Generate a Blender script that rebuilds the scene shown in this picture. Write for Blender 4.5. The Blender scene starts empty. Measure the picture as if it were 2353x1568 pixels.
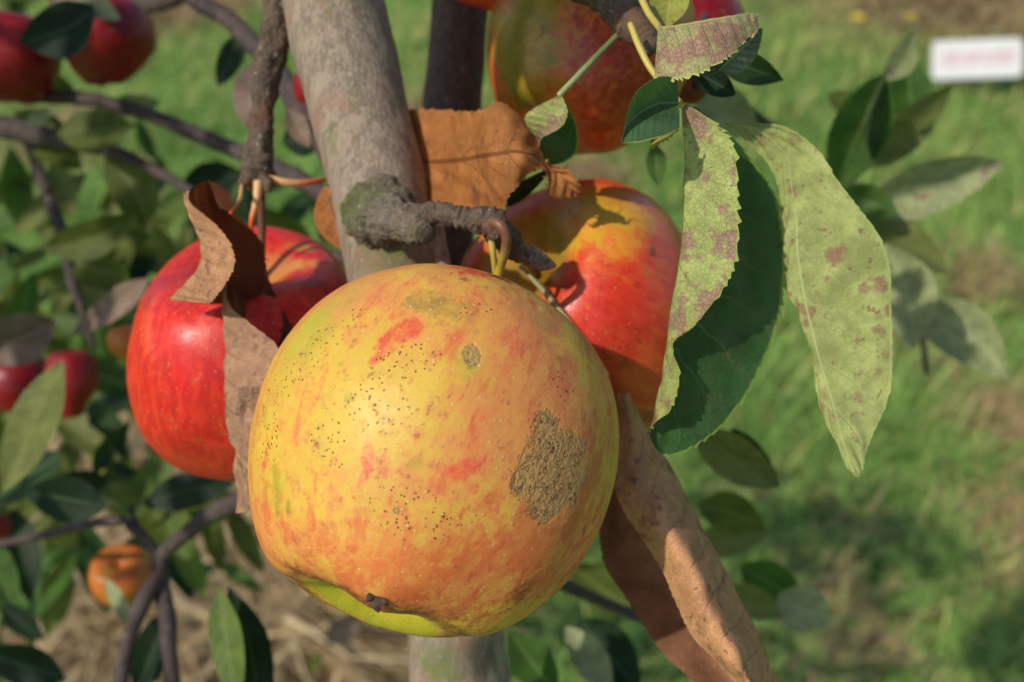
import bpy, math, random
import numpy as np
from mathutils import Vector, Matrix
R_ = math.radians
random.seed(7)
C = bpy.context.scene.collection
sc = bpy.context.scene

# ------------------------------------------------------------------ camera
PITCH = R_(35); CAMZ = 1.10; LENS = 35.0
cam_d = bpy.data.cameras.new('camera'); cam = bpy.data.objects.new('camera', cam_d); C.objects.link(cam)
cam.location = (0, 0, CAMZ); cam.rotation_euler = (R_(90) - PITCH, 0, 0)
cam_d.lens = LENS; cam_d.sensor_width = 36; cam_d.clip_start = 0.01; cam_d.clip_end = 500
cam_d.dof.use_dof = True; cam_d.dof.focus_distance = 0.224; cam_d.dof.aperture_fstop = 10.5
sc.camera = cam
# ------------------------------------------------------------------ world + sun
SUN = Vector((-0.56, -0.45, 0.69)).normalized()
w = bpy.data.worlds.new('World'); sc.world = w; w.use_nodes = True
nt = w.node_tree; bg = nt.nodes['Background']
sky = nt.nodes.new('ShaderNodeTexSky'); sky.sky_type = 'NISHITA'; sky.sun_disc = False
sky.sun_elevation = math.asin(SUN.z); sky.sun_rotation = math.atan2(SUN.x, SUN.y)
nt.links.new(sky.outputs[0], bg.inputs[0]); bg.inputs[1].default_value = 0.1
sd = bpy.data.lights.new('sun', 'SUN'); sd.energy = 2.9; sd.angle = R_(1.0); sd.color = (1, .94, .84)
sun = bpy.data.objects.new('sun', sd); C.objects.link(sun)
sun.rotation_euler = SUN.to_track_quat('Z', 'Y').to_euler()
sc.view_settings.view_transform = 'Standard'; sc.view_settings.look = 'None'
sc.view_settings.gamma = 1; sc.view_settings.exposure = 0.2

# ------------------------------------------------------------------ helpers
CAM = np.array([0, 0, CAMZ]); RT = np.array([1., 0, 0])
UP = np.array([0, math.sin(PITCH), math.cos(PITCH)]); FW = np.array([0, math.cos(PITCH), -math.sin(PITCH)])
K = 36 / LENS / 2353.0
def W(x, y, d):                       # point seen at (x, y) at depth d metres
    x = np.asarray(x, float)[..., None]; y = np.asarray(y, float)[..., None]; d = np.asarray(d, float)[..., None]
    return CAM + (x - 1176.5) * K * d * RT - (y - 784) * K * d * UP + d * FW
def proj(P):
    q = P - CAM; d = q @ FW
    return q @ RT / d / K + 1176.5, 784 - q @ UP / d / K, d
def G(x, y):                          # point of the ground seen at (x, y)
    r = W(x, y, 1.0) - CAM
    return CAM + r * (-CAMZ / r[2])
def lin(c):                           # sRGB 0-255 -> linear
    return tuple(((v / 255) / 12.92 if v / 255 <= .04045 else ((v / 255 + .055) / 1.055) ** 2.4) for v in c[:3])
def _h(ix, iy, iz, s):
    n = (ix * 374761393 + iy * 668265263 + iz * 2147483647 + s * 1274126177) & 0xffffffff
    n = ((n ^ (n >> 13)) * 1274126177) & 0xffffffff
    return ((n ^ (n >> 16)) & 0xffff) / 65535.0
def vn(P, sc_=1.0, s=0):              # value noise -1..1
    P = P * sc_; i = np.floor(P).astype(np.int64); f = P - i; f = f * f * (3 - 2 * f); r = 0
    for a in (0, 1):
        for b in (0, 1):
            for c in (0, 1):
                wt = (f[..., 0] if a else 1 - f[..., 0]) * (f[..., 1] if b else 1 - f[..., 1]) * (f[..., 2] if c else 1 - f[..., 2])
                r = r + wt * _h(i[..., 0] + a, i[..., 1] + b, i[..., 2] + c, s)
    return r * 2 - 1
def fbm(P, sc_, o=3, s=0):
    return sum(vn(P, sc_ * 2 ** k, s + k) / 2 ** k for k in range(o)) / 1.6
def sstep(a, b, x):
    t = np.clip((x - a) / (b - a), 0, 1); return t * t * (3 - 2 * t)

def tag(o, label=None, cat=None, group=None, kind=None):
    if label: o['label'] = label
    if cat: o['category'] = cat
    if group: o['group'] = group
    if kind: o['kind'] = kind
    return o
def empty(name, p, label, cat, group=None):
    o = bpy.data.objects.new(name, None); C.objects.link(o); o.location = Vector(p); o.empty_display_size = .01
    return tag(o, label, cat, group)
def meshobj(name, V, F, m, parent=None, uv=None, attrs=None, M=None, origin=None):
    """V world coords; stored relative to origin (world). M: world matrix for the object (V given in its local space)."""
    me = bpy.data.meshes.new(name)
    V = np.asarray(V, float); F = np.asarray(F, np.int32)
    if M is None:
        if origin is None: origin = V.mean(0)
        V = V - np.asarray(origin)
    nF, k = F.shape
    me.vertices.add(len(V)); me.vertices.foreach_set('co', V.astype(np.float32).ravel())
    me.loops.add(nF * k); me.loops.foreach_set('vertex_index', F.ravel())
    me.polygons.add(nF); me.polygons.foreach_set('loop_start', np.arange(0, nF * k, k, dtype=np.int32))
    me.polygons.foreach_set('loop_total', np.full(nF, k, np.int32))
    me.polygons.foreach_set('use_smooth', np.ones(nF, bool))
    if uv is not None:
        l = me.uv_layers.new(name='UVMap'); l.data.foreach_set('uv', np.asarray(uv, np.float32)[F.ravel()].ravel())
    for an, a in (attrs or {}).items():
        at = me.color_attributes.new(an, 'FLOAT_COLOR', 'POINT'); at.data.foreach_set('color', np.asarray(a, np.float32).ravel())
    me.update(calc_edges=True); me.validate()
    me.materials.append(m)
    o = bpy.data.objects.new(name, me); C.objects.link(o)
    mw = Matrix(M) if M is not None else Matrix.Translation(Vector(origin))
    if parent is not None:
        o.parent = parent; o.matrix_local = Matrix.Translation(-parent.location) @ mw
    else: o.matrix_world = mw
    return o
def grid_faces(n, m, wrap=False):
    i = np.arange(n - 1)[:, None]; j = np.arange(m if wrap else m - 1)[None, :]
    a = i * m + j; b = i * m + (j + 1) % m; c = (i + 1) * m + (j + 1) % m; d = (i + 1) * m + j
    return np.stack([a, b, c, d], -1).reshape(-1, 4)
def crom(P, n):                       # Catmull-Rom along axis 0 -> n samples
    P = np.asarray(P, float); k = len(P)
    if k == 2:
        t = np.linspace(0, 1, n).reshape((-1,) + (1,) * (P.ndim - 1)); return P[0] * (1 - t) + P[1] * t
    E = np.concatenate([[2 * P[0] - P[1]], P, [2 * P[-1] - P[-2]]])
    t = np.linspace(0, k - 1, n); i = np.minimum(t.astype(int), k - 2); f = (t - i).reshape((-1,) + (1,) * (P.ndim - 1))
    a, b, c, d = E[i], E[i + 1], E[i + 2], E[i + 3]
    return .5 * (2 * b + (c - a) * f + (2 * a - 5 * b + 4 * c - d) * f ** 2 + (3 * b - a - 3 * c + d) * f ** 3)

# ------------------------------------------------------------------ materials
def newmat(name):
    m = bpy.data.materials.new(name); m.use_nodes = True; t = m.node_tree; t.nodes.clear(); return m, t
def N(t, typ, ins=None, **kw):
    n = t.nodes.new('ShaderNode' + typ)
    for k, v in kw.items(): setattr(n, k, v)
    for k, v in (ins or {}).items():
        s = n.inputs[k]
        if isinstance(v, bpy.types.NodeSocket): t.links.new(v, s)
        else:
            if hasattr(s.default_value, '__len__') and hasattr(v, '__len__') and len(s.default_value) == 4 and len(v) == 3: v = (*v, 1)
            s.default_value = v
    return n
def MA(t, op, a, b=None, c=None, clamp=False):
    ins = {0: a}
    if b is not None: ins[1] = b
    if c is not None: ins[2] = c
    return N(t, 'Math', ins, operation=op, use_clamp=clamp).outputs[0]
def MIX(t, f, a, b, mode='MIX'):
    n = N(t, 'Mix', data_type='RGBA', blend_type=mode)
    for i, v in ((0, f), (6, a), (7, b)):
        if isinstance(v, bpy.types.NodeSocket): t.links.new(v, n.inputs[i])
        else: n.inputs[i].default_value = (*v, 1) if hasattr(v, '__len__') and len(v) == 3 else v
    return n.outputs[2]
def RANGE(t, v, a, b, c=0., d=1.):
    return N(t, 'MapRange', {0: v, 1: a, 2: b, 3: c, 4: d}, interpolation_type='SMOOTHSTEP').outputs[0]
def NOISE(t, vec, s, det=3, rough=.55, dist=0.):
    return N(t, 'TexNoise', {'Vector': vec, 'Scale': s, 'Detail': det, 'Roughness': rough, 'Distortion': dist}).outputs[0]
def VMUL(t, vec, s):
    return N(t, 'VectorMath', {0: vec, 1: s}, operation='MULTIPLY').outputs[0]
def OUT(t, sh):
    o = N(t, 'OutputMaterial'); t.links.new(sh, o.inputs[0])
def PRIN(t, col, rough, bump=None, bs=.2, bd=.001, **kw):
    p = N(t, 'BsdfPrincipled', {'Base Color': col, 'Roughness': rough, **{k.replace('_', ' '): v for k, v in kw.items()}})
    if bump is not None:
        b = N(t, 'Bump', {'Strength': bs, 'Distance': bd, 'Height': bump}); t.links.new(b.outputs[0], p.inputs['Normal'])
    return p.outputs[0]

def leaf_mat(name, top, under, spot=None, amt=0., trans=.3, rough=.5, vein=None, tr_col=None, retic=.5, edge=None, sheen=.22, scale=1., dark=None, midw=.06):
    m, t = newmat(name)
    top, under = lin(top), lin(under)
    vein = lin(vein) if vein else tuple(min(1, v * 1.5 + .03) for v in under)
    ob = N(t, 'TexCoord').outputs['Object']
    geo = N(t, 'NewGeometry')
    sx = N(t, 'SeparateXYZ', {0: N(t, 'UVMap').outputs[0]}); u, v = sx.outputs[0], sx.outputs[1]
    s = MA(t, 'ABSOLUTE', MA(t, 'SUBTRACT', MA(t, 'MULTIPLY', v, 2.), 1.))
    n1 = NOISE(t, ob, 90 * scale, 3); n2 = NOISE(t, ob, 320 * scale, 4, .6)
    vT = lambda c, k: tuple(x * k for x in c)
    ctop = MIX(t, RANGE(t, n1, .3, .7), vT(top, .7), vT(top, 1.35))
    nm = MA(t, 'ADD', MA(t, 'MULTIPLY', n1, .5), MA(t, 'MULTIPLY', NOISE(t, ob, 230 * scale, 5, .7), .5)); cund = MIX(t, RANGE(t, nm, .38, .62), vT(under, .74), vT(under, 1.14))
    col = MIX(t, geo.outputs['Backfacing'], ctop, cund)
    # side veins
    q = MA(t, 'FRACT', MA(t, 'ADD', MA(t, 'SUBTRACT', MA(t, 'MULTIPLY', u, 9.), MA(t, 'MULTIPLY', s, 1.7)), MA(t, 'MULTIPLY', n1, .5)))
    q = MA(t, 'ABSOLUTE', MA(t, 'SUBTRACT', q, .5))
    side = MA(t, 'MULTIPLY', RANGE(t, q, .0, .055, 1, 0), RANGE(t, s, .95, .3))
    mid = RANGE(t, s, midw * .35, midw, 1, 0)
    vo = N(t, 'TexVoronoi', {'Vector': N(t, 'VectorMath', {0: ob, 1: VMUL(t, N(t, 'TexNoise', {'Vector': ob, 'Scale': 250 * scale}).outputs[1], (.002, .002, .002))}, operation='ADD').outputs[0], 'Scale': 850 * scale}, feature='DISTANCE_TO_EDGE').outputs[0]
    ret = RANGE(t, vo, .0, .09, 1, 0)
    if spot:
        sp = lin(spot)
        patch = RANGE(t, MA(t, 'ADD', NOISE(t, ob, 75 * scale, 3, .65), MA(t, 'MULTIPLY', n2, .28)), .76 - .16 * amt, .87 - .16 * amt)
        dots = MA(t, 'MULTIPLY', RANGE(t, NOISE(t, ob, 430 * scale, 3, .6), .64 - .05 * amt, .70 - .05 * amt), .75)
        sm = MA(t, 'MAXIMUM', MA(t, 'MULTIPLY', patch, .8), dots)
        sm = MA(t, 'MULTIPLY', sm, MIX(t, geo.outputs['Backfacing'], (.08, .08, .08), (1, 1, 1)))
        col = MIX(t, sm, col, MIX(t, RANGE(t, n2, .35, .65), vT(sp, .75), vT(sp, 1.25)))
        col = MIX(t, MA(t, 'MULTIPLY', MA(t, 'MULTIPLY', ret, patch), .34), col, vT(sp, .45))
    col = MIX(t, MA(t, 'MULTIPLY', ret, .06 * retic), col, vT(under, .35))
    col = MIX(t, MA(t, 'MULTIPLY', side, .22), col, vein)
    col = MIX(t, MA(t, 'MULTIPLY', mid, .85), col, vein)
    if edge: col = MIX(t, MA(t, 'MULTIPLY', RANGE(t, s, .955, .985), .8), col, lin(edge))
    if dark: col = MIX(t, RANGE(t, NOISE(t, ob, 60 * scale, 4, .7), .56, .68), col, lin(dark))
    h = MA(t, 'ADD', MA(t, 'MULTIPLY', ret, -.25), MA(t, 'ADD', MA(t, 'MULTIPLY', MA(t, 'MAXIMUM', side, mid), .8), MA(t, 'MULTIPLY', n2, .8)))
    p = PRIN(t, col, rough, h, .55 * retic + .15, .0006, Specular_IOR_Level=sheen)
    tc = lin(tr_col) if tr_col else None
    tcol = MIX(t, .7, col, tc) if tc else col
    tr = N(t, 'BsdfTranslucent', {0: tcol})
    mx = N(t, 'MixShader', {0: trans, 1: p, 2: tr.outputs[0]})
    OUT(t, mx.outputs[0]); return m

LM = {
 'tip':   leaf_mat('small_green_leaf', (72, 102, 66), (120, 140, 80), None, 0, .25, .45, (120, 150, 90), (100, 150, 50), .6, (190, 190, 110)),
 'pale':  leaf_mat('pale_spotted_leaf', (48, 78, 42), (168, 178, 98), (140, 92, 88), .75, .22, .6, (205, 205, 130), (150, 180, 60), 1., (190, 200, 120)),
 'pale2': leaf_mat('pale_green_leaf', (60, 90, 48), (176, 182, 110), (142, 96, 82), .55, .22, .55, (196, 200, 134), (150, 190, 60), .7, (180, 190, 110), midw=.035),
 'blotch':leaf_mat('purple_blotched_leaf', (48, 78, 42), (180, 174, 118), (158, 112, 104), 1.0, .2, .6, (200, 190, 120), (160, 170, 70), 1., (200, 205, 120)),
 'fold':  leaf_mat('folded_leaf', (56, 92, 48), (174, 182, 104), (148, 104, 98), .95, .2, .55, (178, 186, 110), (110, 180, 30), 1., (150, 175, 75)),
 'dark':  leaf_mat('dark_green_leaf', (44, 66, 34), (84, 98, 50), None, 0, .2, .45, (100, 125, 80), (90, 140, 40), .5),
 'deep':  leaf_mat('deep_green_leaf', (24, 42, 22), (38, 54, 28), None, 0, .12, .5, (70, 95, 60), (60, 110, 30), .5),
 'mid':   leaf_mat('mid_green_leaf', (70, 98, 42), (104, 122, 60), (120, 95, 60), .1, .28, .5, (130, 150, 90), (110, 160, 50), .5),
 'olive': leaf_mat('olive_leaf', (88, 98, 40), (124, 130, 70), (110, 90, 60), .2, .3, .5, (130, 140, 80), (120, 130, 30), .5),
 'grey':  leaf_mat('pale_grey_green_leaf', (132, 142, 96), (160, 166, 118), (130, 100, 90), .1, .2, .55, (165, 172, 130), None, .5),
 'pink':  leaf_mat('pinkish_faded_leaf', (130, 108, 96), (146, 122, 104), (110, 80, 70), .3, .2, .6, (160, 140, 110), None, .5),
 'yell':  leaf_mat('yellow_green_leaf', (150, 152, 62), (165, 165, 80), (130, 110, 50), .2, .3, .5, (190, 190, 110), (180, 180, 50), .6),
 'brown': leaf_mat('orange_brown_dead_leaf', (150, 84, 42), (184, 120, 64), (120, 74, 50), .35, .2, .6, (116, 66, 34), (210, 100, 20), .8, None, .25),
 'tan':   leaf_mat('tan_dead_leaf', (84, 48, 32), (192, 142, 102), (120, 84, 66), .25, .15, .65, (128, 84, 56), (190, 100, 40), 1., None, .2),
 'roll':  leaf_mat('rolled_dead_leaf', (150, 106, 78), (208, 152, 106), (120, 80, 62), .3, .15, .6, (112, 70, 50), (190, 100, 50), 1., None, .3),
 'dust':  leaf_mat('dusty_brown_dead_leaf', (74, 46, 30), (182, 140, 108), (128, 96, 78), .6, .15, .7, (120, 84, 62), (210, 120, 30), 1., None, .2, 1., (96, 70, 56)),
}

def simple_mat(name, col, col2=None, rough=.6, s=200, bump=.3, spec=.4, bd=.0005):
    m, t = newmat(name); ob = N(t, 'TexCoord').outputs['Object']; n = NOISE(t, ob, s, 4, .6)
    c = MIX(t, RANGE(t, n, .3, .7), lin(col), lin(col2 or tuple(v * .7 for v in col)))
    OUT(t, PRIN(t, c, rough, n, bump, bd, Specular_IOR_Level=spec)); return m

def stalk_mat(name, a, b):
    m, t = newmat(name); u = N(t, 'SeparateXYZ', {0: N(t, 'UVMap').outputs[0]}).outputs[0]
    ob = N(t, 'TexCoord').outputs['Object']; n = NOISE(t, ob, 400, 3)
    c = MIX(t, RANGE(t, MA(t, 'ADD', u, MA(t, 'MULTIPLY', MA(t, 'SUBTRACT', n, .5), .4)), .3, .8), lin(a), lin(b))
    OUT(t, PRIN(t, c, .45, n, .3, .0003)); return m
ST = {'yellow': stalk_mat('yellow_stalk', (196, 176, 84), (182, 160, 60)), 'orange': stalk_mat('orange_stalk', (214, 168, 108), (206, 84, 30)),
      'green': stalk_mat('green_stalk', (104, 116, 66), (152, 160, 104)), 'brown': stalk_mat('brown_stalk', (96, 66, 50), (120, 84, 44)),
      'straw': stalk_mat('pale_stalk', (150, 140, 92), (186, 172, 104)), 'two': stalk_mat('brown_to_yellow_stalk', (120, 80, 56), (196, 168, 60))}

def bark_mat(name, base, pink, moss_tone, grain=(1, 1, .16), s=260, moss_amt=.4, rough=.75, bstr=.6):
    m, t = newmat(name); ob = N(t, 'TexCoord').outputs['Object']
    st = VMUL(t, ob, grain)
    n1 = NOISE(t, st, s, 5, .65); n2 = NOISE(t, ob, 55, 4, .6); n3 = NOISE(t, ob, 130, 3, .6); fine = NOISE(t, st, s * 4, 3, .6)
    b = lin(base); vT = lambda c, k: tuple(x * k for x in c)
    c = MIX(t, RANGE(t, MA(t, 'ADD', MA(t, 'MULTIPLY', n1, .6), MA(t, 'MULTIPLY', fine, .4)), .4, .6), vT(b, .72), vT(b, 1.22))
    c = MIX(t, MA(t, 'MULTIPLY', RANGE(t, n2, .5, .66), .6), c, lin(pink))
    at = N(t, 'Attribute', attribute_name='mask')
    mo = N(t, 'SeparateColor', {0: at.outputs[0]})
    g = MA(t, 'MAXIMUM', MA(t, 'MULTIPLY', RANGE(t, n3, .58, .7), moss_amt), MA(t, 'MULTIPLY', mo.outputs[0], RANGE(t, fine, .38, .56)))
    c = MIX(t, g, c, MIX(t, fine, vT(lin(moss_tone), .5), vT(lin(moss_tone), 1.5)))
    c = MIX(t, MA(t, 'MULTIPLY', mo.outputs[1], .8), c, vT(b, .28))
    fl = N(t, 'TexVoronoi', {'Vector': ob, 'Scale': 260.}).outputs[0]
    c = MIX(t, MA(t, 'MULTIPLY', RANGE(t, fl, .16, .09), .5), c, (.42, .4, .33))
    h = MA(t, 'ADD', n1, MA(t, 'MULTIPLY', fine, .5))
    OUT(t, PRIN(t, c, rough, h, bstr, .0008, Specular_IOR_Level=.25)); return m
BK = {'trunk': bark_mat('smooth_grey_bark', (148, 132, 114), (160, 118, 98), (108, 116, 62), grain=(1, 1, .1), s=300, moss_amt=.5, bstr=.6),
      'shade': bark_mat('shaded_bark', (98, 82, 72), (106, 78, 66), (80, 84, 52), moss_amt=.3),  # rear stem's shade put into a darker bark colour
      'spur': bark_mat('knobbly_spur_bark', (98, 84, 70), (116, 76, 58), (96, 106, 60), (1, 1, .6), 300, .15, .85, 1.),
      'scar': bark_mat('mossy_spur_bark', (118, 108, 92), (120, 98, 80), (98, 110, 56), (1, 1, 1), 340, .75, .9, 1.),
      'twig': bark_mat('purplish_twig_bark', (80, 68, 64), (84, 64, 56), (84, 84, 60), (1, 1, .4), 200, .1, .7, .5)}

# ------------------------------------------------------------------ tubes
def tube(name, pts, m, parent, seg=24, n=None, knob=0., kscale=120, rings=0, ring_n=0, seed=1, cap=True, flat=1., moss_tone=None, dark=None):
    """pts: (x, y, depth, radius in photo px)"""
    P = crom(np.array(pts, float), n or max(8, len(pts) * 8)); nn = len(P)
    ctr = W(P[:, 0], P[:, 1], P[:, 2]); rad = P[:, 3] * K * P[:, 2]
    return tube_w(name, ctr, rad, m, parent, seg, knob, kscale, rings, ring_n, seed, cap, flat, moss_tone, dark)
def tube_w(name, ctr, rad, m, parent, seg=24, knob=0., kscale=120, rings=0, ring_n=0, seed=1, cap=True, flat=1., moss_tone=None, dark=None):
    nn = len(ctr)
    T = np.gradient(ctr, axis=0); T /= np.linalg.norm(T, axis=1)[:, None]
    A = np.cross(T, np.array([.3, -.8, .5])); A /= np.linalg.norm(A, axis=1)[:, None]; B = np.cross(T, A)
    a = np.linspace(0, 2 * math.pi, seg, endpoint=False)
    rr = rad[:, None] * np.ones(seg)
    if rings:
        uu = np.linspace(0, ring_n, nn); wv = np.abs(np.mod(uu + .3 * np.sin(uu * 2.3), 1.0) * 2 - 1)
        rr = rr * (1 + rings * (wv[:, None] - .5))
    D = np.cos(a)[None, :, None] * A[:, None] + np.sin(a)[None, :, None] * B[:, None] * flat
    V = ctr[:, None] + D * rr[..., None]
    if knob: V = V + D * (rr * knob * fbm(V, kscale, 4, seed))[..., None]
    V = V.reshape(-1, 3); F = grid_faces(nn, seg, True)
    uv = np.stack(np.meshgrid(np.linspace(0, 1, nn), np.linspace(0, 1, seg), indexing='ij'), -1).reshape(-1, 2)
    if cap:
        k = len(V); V = np.vstack([V, ctr[0] - T[0] * rad[0] * .5, ctr[-1] + T[-1] * rad[-1] * .5]); uv = np.vstack([uv, [0, 0], [1, 0]])
        j = np.arange(seg); j2 = (j + 1) % seg; e = (nn - 1) * seg
        F = np.vstack([F, np.stack([np.full(seg, k), j2, j, j], -1)[:, [0, 1, 2, 2]], np.stack([np.full(seg, k + 1), e + j, e + j2, e + j2], -1)])
        # degenerate quads -> remove by splitting out triangles below
    msk = np.zeros((len(V), 4)); msk[:, 3] = 1
    if moss_tone: 
        for (x, y, d, r, ch) in moss_tone:  # first channel moss, second channel darker bark
            q = np.linalg.norm(V - W(x, y, d), axis=1); rm = r * K * d
            msk[:, ch] = np.maximum(msk[:, ch], 1 - sstep(rm * .5, rm * (1.1 + .35 * 1), q + rm * .35 * fbm(V, 180, 3, 5)))
    return tri_obj(name, V, F, m, parent, uv, {'mask': msk})
def tri_obj(name, V, F, m, parent, uv, attrs):
    T1 = F[:, [0, 1, 2]]; T2 = F[:, [0, 2, 3]]
    T = np.vstack([T1, T2]); ok = (T[:, 0] != T[:, 1]) & (T[:, 1] != T[:, 2]) & (T[:, 0] != T[:, 2])
    return meshobj(name, V, T[ok], m, parent, uv, attrs)

# ------------------------------------------------------------------ leaves
def blade(name, st, m, parent, n=160, mm=24, teeth=0, tooth=.05, sharp=.5, wr=.0006, wscale=70, edges=(1, 1), seed=0, flip=False, rib=.14):
    """st: stations of control points (x, y, depth), base to tip; across each station any number of points"""
    S = np.array(st, float); S = W(S[..., 0], S[..., 1], S[..., 2])
    A = crom(S, n)                                           # n x k x 3
    k = A.shape[1]; B = crom(np.swapaxes(A, 0, 1), mm)       # mm x n x 3
    t = np.linspace(0, k - 1, mm); i = np.minimum(t.astype(int), k - 2); f = (t - i)[:, None, None]
    Lr = np.swapaxes(A, 0, 1)[i] * (1 - f) + np.swapaxes(A, 0, 1)[i + 1] * f
    V = np.swapaxes(B * (1 - sharp) + Lr * sharp, 0, 1).copy()       # n x mm x 3
    u = np.linspace(0, 1, n); v = np.linspace(0, 1, mm)
    if teeth:
        fr = np.mod(u * teeth + .35 * np.sin(u * 37 + seed), 1.0); tt = np.where(fr < .78, fr / .78, (1 - fr) / .22)
        tt = (tt ** 1.3 - .35) * (1 + .4 * np.sin(u * 61 + seed)) * sstep(0, .06, u) * sstep(1, .985, u)
        wd = np.linalg.norm(V[:, 0] - V[:, mm // 2], axis=1)
        amp = tooth * np.median(wd)
        for side, e, inn in ((0, 0, 1), (1, mm - 1, mm - 2)):
            if not edges[side]: continue
            dr = V[:, e] - V[:, inn]; dr /= (np.linalg.norm(dr, axis=1)[:, None] + 1e-9)
            T = np.gradient(V[:, e], axis=0); T /= (np.linalg.norm(T, axis=1)[:, None] + 1e-9)
            V[:, e] += (dr + .55 * T) * (tt * amp)[:, None]
    du = np.gradient(V, axis=0); dv = np.gradient(V, axis=1); nr = np.cross(du, dv); nr /= (np.linalg.norm(nr, axis=2)[..., None] + 1e-12)
    env = (sstep(0, .05, u)[:, None])
    V = V + nr * (wr * fbm(V + seed, wscale, 3, seed) * env)[..., None]
    # raised tissue between the side veins
    sv = np.abs(v - .5) * 2
    q = np.modf(u[:, None] * 9 - sv[None] * 1.7 + 3)[0]
    V = V + nr * (wr * rib * np.sin(q * 2 * math.pi) * (sv[None] * (1 - sv[None]) * 4))[..., None]
    F = grid_faces(n, mm)
    if flip: F = F[:, ::-1]
    uv = np.stack(np.meshgrid(u, v, indexing='ij'), -1).reshape(-1, 2)
    return meshobj(name, V.reshape(-1, 3), F, LM[m] if isinstance(m, str) else m, parent, uv)

def petiole(pts, mat, parent, n=24, seg=10, name='petiole', knob=.05):
    return tube(name, pts, ST[mat], parent, seg, n, knob, 400)

def thing_leaf(label, cat, st, m, name='leaf', group=None, pet=None, petm='yellow', **kw):
    S = np.array(st, float); b = S[0].mean(0)
    root = empty(name, W(*b), label, cat, group)
    blade('blade', st, m, root, **kw)
    if pet: petiole(pet, petm, root)
    return root

PROF = [(0, .04), (.12, .5), (.3, .92), (.5, 1.), (.7, .82), (.87, .45), (1, .02)]
def soft_leaf(label, base, tip, width, m, roll=0., fold=.35, arch=0., bend=0., pet=None, petm='green', group=None, cat='leaf', name='leaf', flip=False, teeth=26, seed=None, n=60):
    """leaf given by base and tip (x, y, depth) and full width in photo px; roll turns it about its rib"""
    b = np.array(base, float); e = np.array(tip, float); ax = (e - b)[:2]; L = np.hypot(*ax)
    per = np.array([-ax[1], ax[0]]) / max(L, 1e-6); dm = (b[2] + e[2]) / 2
    seed = seed if seed is not None else int(abs(base[0] * 7 + base[1] * 3)) % 97
    st = []
    for (s, wd) in PROF:
        c = b + (e - b) * s; c[:2] += per * bend * 4 * s * (1 - s); c[2] -= arch * 4 * s * (1 - s)
        hw = width / 2 * wd; r = roll + .25 * math.sin(3 * s + seed)
        row = []
        for sg in (-1, 0, 1):
            p = c.copy(); p[:2] += per * sg * hw * math.cos(r)
            p[2] += sg * hw * math.sin(r) * K * dm + abs(sg) * hw * fold * K * dm * (-1)
            row.append(p)
        st.append(row)
    root = empty(name, W(*b), label, cat, group)
    blade('blade', st, m, root, n=n, mm=14, teeth=teeth, tooth=.05, sharp=.35, wr=.0008, wscale=50, seed=seed, flip=flip)
    if pet: petiole([(*p, ) for p in pet], petm, root, 12, 8)
    return root

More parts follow.
